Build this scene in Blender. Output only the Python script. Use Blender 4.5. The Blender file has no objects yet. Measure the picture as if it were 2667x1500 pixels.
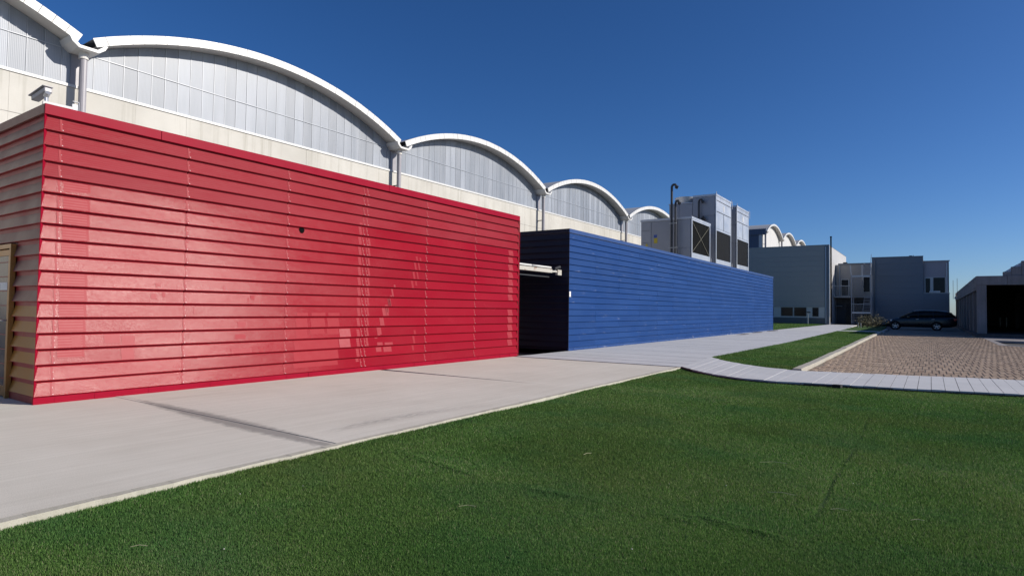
import bpy, math, random
import numpy as np
from mathutils import Vector, Matrix

random.seed(7); rng = np.random.default_rng(11)
SC = bpy.context.scene
COL = SC.collection
R = math.radians

# ------------------------------------------------------------------ camera
CAM_H = 1.25
FPX, YAW, PITCH, ROLL = 1584.73, 0.6027, 0.0335, 0.0139
_F = Vector((-math.sin(YAW), math.cos(YAW), 0)); _R = Vector((math.cos(YAW), math.sin(YAW), 0)); _U = Vector((0, 0, 1))
F2 = math.cos(PITCH)*_F + math.sin(PITCH)*_U
U2 = -math.sin(PITCH)*_F + math.cos(PITCH)*_U
R3 = math.cos(ROLL)*_R + math.sin(ROLL)*U2
U3 = -math.sin(ROLL)*_R + math.cos(ROLL)*U2
cd = bpy.data.cameras.new('camera'); cam = bpy.data.objects.new('camera', cd); COL.objects.link(cam)
cd.sensor_fit = 'HORIZONTAL'; cd.sensor_width = 36; cd.lens = FPX/2667*36
cd.clip_start = 0.05; cd.clip_end = 3000
m = Matrix((R3, U3, -F2)).transposed().to_4x4(); m.translation = Vector((0, 0, CAM_H))
cam.matrix_world = m
SC.camera = cam

# ------------------------------------------------------------------ light
SUN_AZ, SUN_EL = 24.0, 26.5      # azimuth from +X towards +Y
W = bpy.data.worlds.new('World'); SC.world = W; W.use_nodes = True
nt = W.node_tree; nt.nodes.clear()
sky = nt.nodes.new('ShaderNodeTexSky'); sky.sky_type = 'NISHITA'; sky.sun_disc = False
sky.sun_elevation = R(SUN_EL); sky.sun_rotation = R(90-SUN_AZ)
sky.altitude = 600; sky.air_density = 0.8; sky.dust_density = 0.9; sky.ozone_density = 6.0
bg = nt.nodes.new('ShaderNodeBackground'); bg.inputs['Strength'].default_value = 0.093
wo = nt.nodes.new('ShaderNodeOutputWorld')
hsv = nt.nodes.new('ShaderNodeHueSaturation'); hsv.inputs['Saturation'].default_value = 1.15; hsv.inputs['Hue'].default_value = .506
nt.links.new(sky.outputs[0], hsv.inputs['Color']); nt.links.new(hsv.outputs[0], bg.inputs['Color']); nt.links.new(bg.outputs[0], wo.inputs['Surface'])
sl = bpy.data.lights.new('sun', 'SUN'); sl.energy = 4.8; sl.angle = R(0.5); sl.color = (1.0, 0.93, 0.84)
so = bpy.data.objects.new('sun', sl); COL.objects.link(so)
SV = Vector((math.cos(R(SUN_EL))*math.cos(R(SUN_AZ)), math.cos(R(SUN_EL))*math.sin(R(SUN_AZ)), math.sin(R(SUN_EL))))
so.rotation_euler = SV.to_track_quat('Z', 'Y').to_euler(); so.location = SV*60
SC.view_settings.view_transform = 'Standard'; SC.view_settings.look = 'None'
SC.view_settings.gamma = 1; SC.view_settings.exposure = 0.16; SC.view_settings.use_curve_mapping = False

# ------------------------------------------------------------------ pixel -> place (only directions; planes give the distance)
def ray(u, v): return F2 + (u-1333.5)/FPX*R3 - (v-750)/FPX*U3
CP = Vector((0, 0, CAM_H))
def onZ(u, v, z=0): d = ray(u, v); return CP + d*((z-CAM_H)/d.z)
def onX(u, v, x): d = ray(u, v); return CP + d*(x/d.x)
def onY(u, v, y): d = ray(u, v); return CP + d*(y/d.y)

# ------------------------------------------------------------------ mesh helpers
class MB:
    def __init__(s): s.v = []; s.f = []; s.mi = []
    def add(s, vs, fs, mi=0):
        n = len(s.v); s.v += [tuple(v) for v in vs]
        s.f += [tuple(n+i for i in f) for f in fs]; s.mi += [mi]*len(fs); return s
    def box(s, x0, x1, y0, y1, z0, z1, mi=0):
        return s.add([(x0,y0,z0),(x1,y0,z0),(x1,y1,z0),(x0,y1,z0),(x0,y0,z1),(x1,y0,z1),(x1,y1,z1),(x0,y1,z1)],
                     [(0,3,2,1),(4,5,6,7),(0,1,5,4),(1,2,6,5),(2,3,7,6),(3,0,4,7)], mi)
    def prism(s, poly, z0, z1, mi=0):           # poly in xy, counter clockwise
        n = len(poly)
        return s.add([(x,y,z0) for x,y in poly]+[(x,y,z1) for x,y in poly],
                     [tuple(range(n-1,-1,-1)), tuple(range(n,2*n))]+[(i,(i+1)%n,n+(i+1)%n,n+i) for i in range(n)], mi)
    def tube(s, a, b, r, n=10, r2=None, cap=True, mi=0):
        a = Vector(a); b = Vector(b); d = (b-a).normalized(); r2 = r if r2 is None else r2
        t = d.orthogonal().normalized(); w = d.cross(t)
        vs = []
        for p, q in ((a, r), (b, r2)):
            for i in range(n):
                k = 2*math.pi*i/n; vs.append(p+q*(math.cos(k)*t+math.sin(k)*w))
        fs = [(i,(i+1)%n,n+(i+1)%n,n+i) for i in range(n)]
        if cap: fs += [tuple(range(n-1,-1,-1)), tuple(range(n,2*n))]
        return s.add(vs, fs, mi)
    def path(s, pts, r, n=8, mi=0):
        for a, b in zip(pts[:-1], pts[1:]): s.tube(a, b, r, n, mi=mi)
        return s
    def bar(s, a, b, w, h, mi=0):               # rectangular bar between two points, h is its size nearest to vertical
        a = Vector(a); b = Vector(b); d = (b-a).normalized()
        up = Vector((0,0,1)) if abs(d.z) < .95 else Vector((0,1,0))
        sd = d.cross(up).normalized(); up = sd.cross(d)
        vs = [p+sx*sd*w/2+sz*up*h/2 for p in (a,b) for sx,sz in ((-1,-1),(1,-1),(1,1),(-1,1))]
        return s.add(vs, [(3,2,1,0),(4,5,6,7),(0,1,5,4),(1,2,6,5),(2,3,7,6),(3,0,4,7)], mi)
    def build(s, name, mats, parent=None, smooth=False, bevel=0, loc=None):
        o0 = Vector(parent.location) if parent is not None and parent.parent is None else Vector((0,0,0))
        if parent is not None and parent.parent is not None: o0 = Vector(parent.parent.location)+Vector(parent.location)
        if loc is not None: off = Vector(loc)
        else: off = Vector((0,0,0))
        me = bpy.data.meshes.new(name)
        base = o0+off
        me.from_pydata([(x-base.x, y-base.y, z-base.z) for x,y,z in s.v], [], s.f)
        if not isinstance(mats, (list, tuple)): mats = [mats]
        for k in mats: me.materials.append(k)
        if len(mats) > 1: me.polygons.foreach_set('material_index', s.mi)
        if smooth: me.polygons.foreach_set('use_smooth', [True]*len(me.polygons))
        me.validate(); me.update()
        ob = bpy.data.objects.new(name, me); COL.objects.link(ob)
        ob.location = off
        if parent is not None: ob.parent = parent
        if bevel:
            b = ob.modifiers.new('bevel', 'BEVEL'); b.width = bevel; b.segments = 2; b.limit_method = 'ANGLE'
        return ob

def thing(name, label, cat, loc=(0,0,0), group=None):
    o = bpy.data.objects.new(name, None); COL.objects.link(o); o.empty_display_size = .2
    o.location = loc; o['label'] = label; o['category'] = cat
    if group: o['group'] = group
    return o
def tag(o, label, cat, group=None):
    o['label'] = label; o['category'] = cat
    if group: o['group'] = group
    return o
def struct(o): o['kind'] = 'structure'; return o
def inst(src, parent, loc, rot=None):
    o = src.copy(); COL.objects.link(o); o.parent = parent; o.location = loc
    if rot: o.rotation_euler = rot
    return o

# ------------------------------------------------------------------ materials
class NT:
    def __init__(s, name):
        s.m = bpy.data.materials.new(name); s.m.use_nodes = True; s.t = s.m.node_tree; s.t.nodes.clear()
        s.out = s.t.nodes.new('ShaderNodeOutputMaterial'); s.p = s.t.nodes.new('ShaderNodeBsdfPrincipled')
        s.t.links.new(s.p.outputs[0], s.out.inputs['Surface'])
    def n(s, ty, **k):
        o = s.t.nodes.new(ty)
        for a, b in k.items(): setattr(o, a, b)
        return o
    def l(s, a, b): s.t.links.new(a, b)
    def val(s, sock, v):
        if hasattr(v, 'is_linked') or isinstance(v, bpy.types.NodeSocket): s.l(v, sock)
        else: sock.default_value = v
    def math(s, op, a, b=0.0, c=None, clamp=False):
        o = s.n('ShaderNodeMath', operation=op, use_clamp=clamp)
        s.val(o.inputs[0], a); s.val(o.inputs[1], b)
        if c is not None: s.val(o.inputs[2], c)
        return o.outputs[0]
    def pos(s, scale=(1,1,1), rotz=0, obj=False):
        if obj: src = s.n('ShaderNodeTexCoord').outputs['Object']
        else: src = s.n('ShaderNodeNewGeometry').outputs['Position']
        mp = s.n('ShaderNodeMapping'); s.l(src, mp.inputs[0]); mp.inputs['Scale'].default_value = scale
        mp.inputs['Rotation'].default_value = (0,0,rotz)
        return mp.outputs[0]
    def noise(s, vec, scale, detail=4, rough=.55):
        o = s.n('ShaderNodeTexNoise'); s.l(vec, o.inputs['Vector']); o.inputs['Scale'].default_value = scale
        o.inputs['Detail'].default_value = detail; o.inputs['Roughness'].default_value = rough
        return o.outputs['Fac']
    def ramp(s, fac, stops):
        o = s.n('ShaderNodeValToRGB'); s.l(fac, o.inputs[0]); e = o.color_ramp.elements
        while len(e) < len(stops): e.new(.5)
        for el, (p, c) in zip(e, stops):
            el.position = p; el.color = c if len(c) == 4 else (*c, 1)
        return o.outputs[0]
    def rng(s, fac, a, b, c, d):
        o = s.n('ShaderNodeMapRange'); s.val(o.inputs[0], fac)
        for i, v in enumerate((a,b,c,d)): o.inputs[i+1].default_value = v
        return o.outputs[0]
    def mix(s, fac, a, b, mode='MIX'):
        o = s.n('ShaderNodeMix', data_type='RGBA', blend_type=mode)
        s.val(o.inputs[0], fac)
        for i, v in ((6, a), (7, b)):
            if isinstance(v, (tuple, list)): o.inputs[i].default_value = (*v, 1) if len(v) == 3 else v
            else: s.l(v, o.inputs[i])
        return o.outputs[2]
    def bump(s, h, strength=.3, dist=.01):
        o = s.n('ShaderNodeBump'); s.l(h, o.inputs['Height']); o.inputs['Strength'].default_value = strength
        o.inputs['Distance'].default_value = dist; s.l(o.outputs[0], s.p.inputs['Normal'])
    def set(s, color=None, rough=None, metal=None, spec=None):
        if color is not None:
            if isinstance(color, (tuple, list)): s.p.inputs['Base Color'].default_value = (*color, 1)
            else: s.l(color, s.p.inputs['Base Color'])
        if rough is not None: s.val(s.p.inputs['Roughness'], rough)
        if metal is not None: s.p.inputs['Metallic'].default_value = metal
        if spec is not None: s.p.inputs['Specular IOR Level'].default_value = spec
        return s.m

def simple(name, col, rough=.5, metal=0, spec=.5, var=.12, scale=3.0, fine=60, bump=.0, randv=0.0):
    t = NT(name); p = t.pos()
    a = t.noise(p, scale); b = t.noise(p, fine, 2)
    k = t.math('ADD', t.math('MULTIPLY', a, .7), t.math('MULTIPLY', b, .3))
    k = t.rng(k, .3, .7, 1-var, 1+var)
    if randv:
        oi = t.n('ShaderNodeObjectInfo'); k = t.math('MULTIPLY', k, t.rng(oi.outputs['Random'], 0, 1, 1-randv, 1+randv))
    hs = t.n('ShaderNodeHueSaturation'); hs.inputs['Color'].default_value = (*col, 1); t.l(k, hs.inputs['Value'])
    if bump: t.bump(b, bump)
    return t.set(hs.outputs[0], t.rng(a, .3, .7, max(0, rough-.06), min(1, rough+.06)), metal, spec)

def painted_louvre(name, col, fade, rough, spec, streak=0.0, scuff=0.0, scuff_col=(.75,.78,.85), metal=0.0):
    """painted perforated sheet: sun-faded, fine horizontal perforation lines, dust"""
    t = NT(name); p = t.pos()
    big = t.noise(t.pos((.5,.5,1.2)), 1.4, 5); fine = t.noise(t.pos((1,1.2,60)), 3.0, 3)
    oi = t.n('ShaderNodeObjectInfo')
    f = t.rng(big, .35, .7, 0, .45)
    c = t.mix(f, col, fade)
    c = t.mix(t.rng(fine, .35, .75, 0, .12+streak), c, fade)
    if streak:
        wv = t.n('ShaderNodeTexWave', wave_type='BANDS', bands_direction='Z'); t.l(t.pos((1,1,1)), wv.inputs['Vector'])
        wv.inputs['Scale'].default_value = 11; wv.inputs['Distortion'].default_value = 1.5; wv.inputs['Detail'].default_value = 3
        c = t.mix(t.rng(wv.outputs['Fac'], .45, .9, 0, .35), c, fade)
    if scuff:
        sc = t.noise(t.pos((1,.35,2.2)), 5, 6, .7)
        c = t.mix(t.rng(sc, .62, .72, 0, scuff), c, scuff_col)
        sc2 = t.noise(t.pos((1,.12,9)), 6, 5, .7)
        c = t.mix(t.rng(sc2, .64, .72, 0, scuff*.8), c, scuff_col)
    hs = t.n('ShaderNodeHueSaturation'); t.l(c, hs.inputs['Color'])
    t.l(t.rng(oi.outputs['Random'], 0, 1, .93, 1.06), hs.inputs['Value'])
    per = t.n('ShaderNodeTexVoronoi'); t.l(t.pos((1,1,1)), per.inputs['Vector']); per.inputs['Scale'].default_value = 120
    dent = t.noise(t.pos((1,.7,1.5)), 2.6, 3)
    t.bump(t.math('ADD', t.math('ADD', t.math('MULTIPLY', per.outputs['Distance'], .3), big), t.math('MULTIPLY', dent, 1.6)), .22, .012)
    return t.set(hs.outputs[0], t.rng(big, .3, .7, rough-.05, rough+.07), metal, spec)

M = {}
M['red'] = painted_louvre('red painted sheet', (.245,.004,.013), (.268,.008,.018), .225, .10)
M['red_perf'] = painted_louvre('red perforated sheet', (.225,.005,.013), (.275,.036,.048), .34, .05, streak=.35)
M['red_trim'] = simple('red trim', (.27,.005,.022), .40, spec=.07, var=.06)
M['red_dark'] = simple('dark red return', (.26,.012,.016), .5, var=.1)
M['blue'] = painted_louvre('blue painted sheet', (.008,.040,.155), (.014,.055,.182), .5, .1, scuff=.13)
M['blue_trim'] = simple('blue trim', (.013,.050,.18), .45, var=.08)
M['blue_base'] = painted_louvre('flaking blue base', (.013,.050,.18), (.03,.08,.21), .6, .2, scuff=1.0, scuff_col=(.42,.44,.47))
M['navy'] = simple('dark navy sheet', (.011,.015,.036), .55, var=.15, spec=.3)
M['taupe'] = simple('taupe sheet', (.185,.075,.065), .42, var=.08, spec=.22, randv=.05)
M['ochre_reflection'] = simple('sheet with ochre reflection', (.36,.15,.025), .42, var=.12, spec=.2, randv=.08)  # warm reflection on the glossy side louvres, painted into the base colour
M['brass'] = simple('golden brown frame', (.34,.17,.045), .35, metal=.3, var=.1)
M['white_metal'] = simple('white metal trim', (.62,.62,.60), .42, var=.04)
M['soffit'] = simple('soffit', (.62,.60,.56), .7, var=.08)
M['pipe'] = simple('grey plastic pipe', (.30,.29,.31), .4, var=.06)
M['dark_metal'] = simple('dark metal', (.03,.032,.036), .45, var=.1)
M['black'] = simple('black', (.006,.006,.006), .9, var=.1, spec=.02)
M['galv'] = simple('galvanised sheet', (.50,.52,.55), .38, metal=.55, var=.10, scale=1.2, randv=.05)
M['galv_dark'] = simple('dull galvanised sheet', (.30,.31,.34), .45, metal=.35, var=.12, scale=1.0, randv=.05)
M['grey_clad'] = simple('grey cladding', (.36,.345,.32), .5, var=.04, scale=.5, fine=3, randv=.02)
M['slate'] = simple('blue grey cladding', (.165,.19,.22), .5, var=.04, scale=.5, fine=3, randv=.02)
M['lilac_clad'] = simple('light grey cladding', (.36,.33,.35), .5, var=.05, scale=.6, fine=3)
M['white_wall'] = simple('white wall', (.55,.545,.53), .6, var=.04, scale=.6, fine=8)
M['window_frame'] = simple('pale window frame', (.55,.55,.53), .45, var=.05)
M['roof_sheet'] = simple('grey roof sheet', (.36,.37,.38), .5, var=.08)
M['steel'] = simple('grey steel', (.36,.37,.37), .5, metal=.2, var=.08)
M['brace'] = simple('dull brace', (.13,.125,.09), .6, var=.1)
M['screw'] = simple('screw head', (.42,.24,.25), .45, metal=.1, var=.1)
M['yellow'] = simple('yellow sticker', (.60,.45,.03), .5, var=.05)
M['blue_sticker'] = simple('blue sticker', (.05,.10,.35), .5, var=.05)
M['paper'] = simple('white paper', (.72,.71,.68), .7, var=.05)
M['rubber'] = simple('rubber', (.012,.012,.013), .8, var=.2)
M['alloy'] = simple('alloy', (.55,.56,.58), .35, metal=.7, var=.05)
M['car'] = simple('black car paint', (.008,.010,.016), .22, spec=.6, var=.03)
M['lamp_glass'] = simple('lamp glass', (.55,.57,.60), .15, spec=.8, var=.05)
M['tail'] = simple('tail lamp', (.25,.02,.02), .2, var=.05)
M['straw'] = simple('dry straw', (.38,.36,.22), .7, var=.15)
M['pebble'] = simple('white pebble', (.42,.40,.36), .8, var=.2)
def glass(name, col=(.008,.010,.013), rough=.18):
    t = NT(name); return t.set(t.mix(t.rng(t.noise(t.pos(), .8), .3, .7, 0, 1), col, tuple(c*1.6 for c in col)), rough, 0, .25)
M['glass'] = glass('dark window glass')
M['red_glass'] = glass('door glass', (.09,.075,.065), .15)

# faded patches on the red sheet
def patch_mat(name, amount, lines=False):
    t = NT(name); n1 = t.noise(t.pos(), 9, 4)
    c = t.mix(t.rng(n1, .3, .7, amount*.6, amount), (.28,.008,.018), (.55,.27,.27))
    if lines:
        wv = t.n('ShaderNodeTexWave', wave_type='BANDS', bands_direction='Z'); t.l(t.pos(), wv.inputs['Vector'])
        wv.inputs['Scale'].default_value = 9; wv.inputs['Distortion'].default_value = .4
        c = t.mix(t.rng(wv.outputs['Fac'], .3, .7, 0, .75), c, (.28,.008,.018))
    return t.set(c, .38, 0, .08)
M['patch_hi'] = patch_mat('pale paper behind sheet', .30)
M['patch_mid'] = patch_mat('faint paper behind sheet', .15)
M['patch_lo'] = patch_mat('very faint mark', .06)
M['patch_line'] = patch_mat('lined strip', .20, True)

def concrete(name, c1, c2, stain=None, streak=(6,.25,1), rough=.85, bumpd=.006):
    t = NT(name); p = t.pos()
    a = t.noise(p, .9, 6, .6); b = t.noise(t.pos(streak), 2.2, 6, .65); g = t.noise(p, 95, 3, .7)
    k = t.math('ADD', t.math('MULTIPLY', a, .45), t.math('MULTIPLY', b, .55))
    c = t.mix(t.rng(k, .32, .68, 0, 1), c1, c2)
    c = t.mix(t.rng(g, .25, .75, .0, .34), c, tuple(x*.6 for x in c1))
    sp = t.noise(p, 14, 5, .75)
    c = t.mix(t.rng(sp, .70, .78, 0, .55), c, tuple(x*.5 for x in c1))
    if stain:
        se = t.n('ShaderNodeSeparateXYZ'); t.l(t.n('ShaderNodeNewGeometry').outputs['Position'], se.inputs[0])
        x, y = se.outputs[0], se.outputs[1]
        # dark damp wedge along the first joint
        yc = t.math('SUBTRACT', t.math('SUBTRACT', y, 3.70), t.math('MULTIPLY', t.math('ADD', x, 6.5), -.045))
        w = t.math('SUBTRACT', 1.0, t.math('POWER', t.math('ABSOLUTE', t.math('DIVIDE', t.math('ADD', x, 6.2), 2.35)), 2.0))
        w = t.math('MULTIPLY', t.math('MAXIMUM', w, 0.0), .13)
        nz = t.math('MULTIPLY', t.math('SUBTRACT', t.noise(p, 10, 5, .7), .5), .20)
        d = t.math('ADD', t.math('ABSOLUTE', yc), nz)
        k2 = t.math('SUBTRACT', w, d)
        c = t.mix(t.rng(k2, -.03, .05, 0, .62), c, (.13,.125,.12))
        # tyre scuffs near the lawn edge
        arc = t.math('ABSOLUTE', t.math('SUBTRACT', t.math('ADD', x, t.math('MULTIPLY', t.math('POWER', t.math('SUBTRACT', y, 4.7), 2.0), -.10)), -4.98))
        ys = t.math('MULTIPLY', t.rng(y, 3.9, 4.4, 0, 1), t.rng(y, 6.4, 5.2, 0, 1))
        c = t.mix(t.math('MULTIPLY', t.math('MULTIPLY', t.rng(arc, .16, .02, 0, .5), ys), t.rng(t.noise(t.pos((5,1,1)), 7, 4), .35, .6, 0, 1)), c, (.16,.15,.14))
    t.bump(t.math('ADD', g, t.math('MULTIPLY', b, .8)), .35, bumpd)
    return t.set(c, rough, 0, .25)
M['concrete'] = concrete('light concrete', (.55,.52,.445), (.71,.68,.60), stain=True)
M['concrete_pale'] = concrete('pale rough edge', (.40,.38,.31), (.56,.54,.46), streak=(1,6,1))
M['paver'] = concrete('grey plank paving', (.47,.48,.49), (.60,.605,.615), streak=(.6,5,1))
M['kerb'] = concrete('kerb', (.36,.34,.28), (.50,.47,.40), streak=(3,3,3))
M['brickpave'] = concrete('brown block paving', (.38,.275,.195), (.53,.41,.305), streak=(1,1,1), bumpd=.004)
M['soil'] = concrete('sandy joint', (.19,.16,.125), (.29,.25,.20), streak=(1,1,1))
M['asphalt'] = concrete('ground', (.085,.085,.085), (.13,.125,.12), streak=(1,1,1))
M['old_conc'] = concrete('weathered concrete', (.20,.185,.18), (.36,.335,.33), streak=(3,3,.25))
M['dark_conc'] = concrete('dark concrete', (.075,.07,.068), (.13,.12,.118), streak=(3,3,.4))  # darker tone for joint beds, cores, garage interior and walkway ovals
M['plinth'] = concrete('plinth', (.14,.145,.14), (.20,.205,.20))
def wall_conc():
    t = NT('cream concrete wall')
    a = t.noise(t.pos((1,2.2,.10)), 2.4, 6, .65); b = t.noise(t.pos(), .7, 4); g = t.noise(t.pos(), 40, 3)
    c = t.mix(t.rng(b, .3, .7, 0, 1), (.47,.455,.41), (.57,.555,.505))
    c = t.mix(t.rng(a, .52, .74, 0, .6), c, (.31,.295,.24))
    c = t.mix(t.rng(g, .3, .7, 0, .1), c, (.4,.38,.33))
    t.bump(g, .15, .005); return t.set(c, .8, 0, .3)
M['wall_conc'] = wall_conc()
def polycarb():
    t = NT('ribbed translucent sheet')
    wv = t.n('ShaderNodeTexWave', wave_type='BANDS', bands_direction='Y'); t.l(t.pos(), wv.inputs['Vector'])
    wv.inputs['Scale'].default_value = 9.0; wv.inputs['Distortion'].default_value = 0
    a = t.noise(t.pos((1,1.6,.25)), 1.6, 5); oi = t.n('ShaderNodeObjectInfo')
    c = t.mix(t.rng(a, .3, .7, 0, 1), (.21,.235,.27), (.31,.335,.375))
    c = t.mix(t.rng(wv.outputs['Fac'], .2, .9, 0, .35), c, (.33,.36,.40))
    hs = t.n('ShaderNodeHueSaturation'); t.l(c, hs.inputs['Color']); t.l(t.rng(oi.outputs['Random'], 0, 1, .82, 1.12), hs.inputs['Value'])
    t.bump(t.math('ADD', wv.outputs['Fac'], t.math('MULTIPLY', a, .6)), .12, .012)
    return t.set(hs.outputs[0], t.rng(a, .3, .7, .36, .44), .0, .42)
M['polycarb'] = polycarb()
M['batten'] = simple('pale glazing bar', (.37,.40,.44), .40, spec=.7, var=.08)
def grass_mats():
    t = NT('turf blades')
    at = t.n('ShaderNodeAttribute'); at.attribute_name = 'tint'
    big = t.noise(t.pos(), .55, 5, .6)
    c = t.ramp(at.outputs['Fac'], [(0,(.040,.098,.022)),(.5,(.098,.220,.048)),(.86,(.165,.30,.075)),(1,(.32,.34,.19))])
    c = t.mix(t.rng(big, .38, .66, 0, .45), c, (.15,.185,.058), 'MIX')
    c = t.mix(t.rng(t.noise(t.pos((.8,1.1,1)), .9, 4, .6), .48, .68, 0, .45), c, (.050,.165,.060), 'MIX')
    t.set(c, .7, 0, .12)
    tr = t.n('ShaderNodeBsdfTranslucent'); t.l(c, tr.inputs['Color']); mx = t.n('ShaderNodeMixShader'); mx.inputs[0].default_value = .35
    t.l(t.p.outputs[0], mx.inputs[1]); t.l(tr.outputs[0], mx.inputs[2]); t.l(mx.outputs[0], t.out.inputs['Surface'])
    u = NT('turf ground'); n = u.noise(u.pos(), 70, 4, .7); n2 = u.noise(u.pos(), .6, 5)
    c = u.mix(u.rng(n, .3, .7, 0, 1), (.030,.070,.014), (.080,.165,.034)); c = u.mix(u.rng(n2, .35, .65, 0, .4), c, (.04,.055,.014))
    u.bump(n, .8, .03); u.set(c, .8, 0, .2)
    return t.m, u.m
M['blade'], M['turf'] = grass_mats()
def corr(name, col, scale, axis='X', rough=.5, d=.02, metal=0.0):
    t = NT(name); wv = t.n('ShaderNodeTexWave', wave_type='BANDS', bands_direction=axis); t.l(t.pos(), wv.inputs['Vector'])
    wv.inputs['Scale'].default_value = scale
    a = t.noise(t.pos(), .6, 4)
    c = t.mix(t.rng(wv.outputs['Fac'], 0, 1, 0, .35), col, tuple(x*.65 for x in col)); c = t.mix(t.rng(a, .3, .7, 0, .2), c, tuple(x*.75 for x in col))
    t.bump(wv.outputs['Fac'], .5, d); return t.set(c, rough, metal, .4)
M['corr_blue'] = corr('ribbed blue grey sheet', (.10,.125,.18), 1.4, 'X')
M['corr_roof'] = corr('ribbed roof sheet', (.42,.43,.43), 1.2, 'X')
M['corr_pale'] = corr('ribbed pale sheet', (.50,.49,.48), 1.6, 'Y')
M['grille'] = corr('dark fill pack', (.007,.0075,.008), 5.5, 'Y', .9, .02)
def mesh_grille():
    t = NT('dark wire mesh'); a = t.noise(t.pos((1,3,.3)), 2.5, 5)
    return t.set(t.mix(t.rng(a, .5, .75, 0, .5), (.006,.007,.007), (.03,.032,.033)), .9, 0, .05)
M['mesh'] = mesh_grille()

# ================================================================== SETTING
g = MB(); g.add([(-900,-300,-.16),(900,-300,-.16),(900,1500,-.16),(-900,1500,-.16)], [(0,1,2,3)])
struct(g.build('ground', M['asphalt']))

# --- turf: a sheet with wrinkles where the carpet has lifted
def img_line(pts): return np.array([[onZ(u, v, -.03).x, onZ(u, v, -.03).y] for u, v in pts])
k7 = 900/2371; k8 = 867/2284
L7 = lambda P: [(1000+x*k7, 950+y*k7) for x, y in P]
L8 = lambda P: [(1800+x*k8, 950+y*k8) for x, y in P]
WR = [ (img_line(L7([(60,600),(230,640),(500,720),(720,775),(1000,840),(1300,905),(1600,955),(1900,1030),(2108,1080)])+L8([(60,1060),(300,1110),(600,1190),(830,1240),(1050,1310),(1250,1340),(1500,1390),(1700,1440)])), .024, .036),
       (img_line(L7([(1330,890),(1620,930),(1850,985),(2150,1050),(2371,1100)])), .014, .03),
       (img_line(L8([(380,1120),(640,1210),(860,1270),(1080,1300),(1300,1320)])), .014, .03),
       (img_line(L8([(1750,1350),(2000,1385),(2284,1410),(2500,1420)])), .015, .035),
       (img_line(L8([(1240,330),(1120,570),(980,780),(900,960),(800,1160)])), -.009, .02) ]
def seg_dist(P, L):
    best = np.full(len(P), 1e9); tpar = np.zeros(len(P)); n = len(L)-1
    for i in range(n):
        a, b = L[i], L[i+1]; ab = b-a; t = np.clip(((P-a)@ab)/(ab@ab), 0, 1)
        d = np.linalg.norm(P-(a+t[:,None]*ab), axis=1); q = d < best
        best[q] = d[q]; tpar[q] = (i+t[q])/n
    return best, tpar
def vnoise(P, s, seed):
    r = np.random.default_rng(seed); T = r.random((64,64)); q = P*s; i = np.floor(q).astype(int); f = q-i; f = f*f*(3-2*f)
    g = lambda a, b: T[(i[:,0]+a)%64, (i[:,1]+b)%64]
    return (g(0,0)*(1-f[:,0])+g(1,0)*f[:,0])*(1-f[:,1])+(g(0,1)*(1-f[:,0])+g(1,1)*f[:,0])*f[:,1]
TURF_Z = -.032
def turf_h(P):
    h = np.full(len(P), TURF_Z) + (vnoise(P, .7, 1)-.5)*.022 + (vnoise(P, 2.2, 2)-.5)*.008
    for L, amp, w in WR:
        near = (np.abs(P[:,0]-L[:,0].mean()) < 6) & (np.abs(P[:,1]-L[:,1].mean()) < 8)
        d, t = seg_dist(P[near], L); e = np.clip(np.minimum(t, 1-t)*8, 0, 1)*np.clip(-.05+1.7*vnoise(P[near], 1.9, 5), 0.1, 1.3)
        h[near] += amp*e*np.exp(-(d/w)**2)
    return h
def sheet(name, x0, x1, y0, y1, step, mat):
    nx = int((x1-x0)/step)+1; ny = int((y1-y0)/step)+1
    X, Y = np.meshgrid(np.linspace(x0,x1,nx), np.linspace(y0,y1,ny)); P = np.c_[X.ravel(), Y.ravel()]
    V = np.c_[P, turf_h(P)]
    idx = np.arange(nx*ny).reshape(ny,nx); Q = np.stack([idx[:-1,:-1],idx[:-1,1:],idx[1:,1:],idx[1:,:-1]],-1).reshape(-1,4)
    me = bpy.data.meshes.new(name); me.vertices.add(len(V)); me.vertices.foreach_set('co', V.astype('f4').ravel())
    me.loops.add(Q.size); me.loops.foreach_set('vertex_index', Q.astype('i4').ravel())
    me.polygons.add(len(Q)); me.polygons.foreach_set('loop_start', np.arange(0,Q.size,4,dtype='i4')); me.polygons.foreach_set('loop_total', np.full(len(Q),4,'i4'))
    me.polygons.foreach_set('use_smooth', np.ones(len(Q),bool))
    me.materials.append(mat); me.update(); me.validate()
    o = bpy.data.objects.new(name, me); COL.objects.link(o); return o
struct(sheet('lawn', -4.9, 5.5, -2.5, 13.6, .045, M['turf']))
g = MB(); g.add([(5.4,-30,-.04),(40,-30,-.04),(40,11.9,-.04),(5.4,11.9,-.04)], [(0,1,2,3)])
g.add([(-4.9,-30,-.04),(5.5,-30,-.04),(5.5,-2.4,-.04),(-4.9,-2.4,-.04)], [(0,1,2,3)])
struct(g.build('lawn_outskirts', M['turf']))

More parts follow.
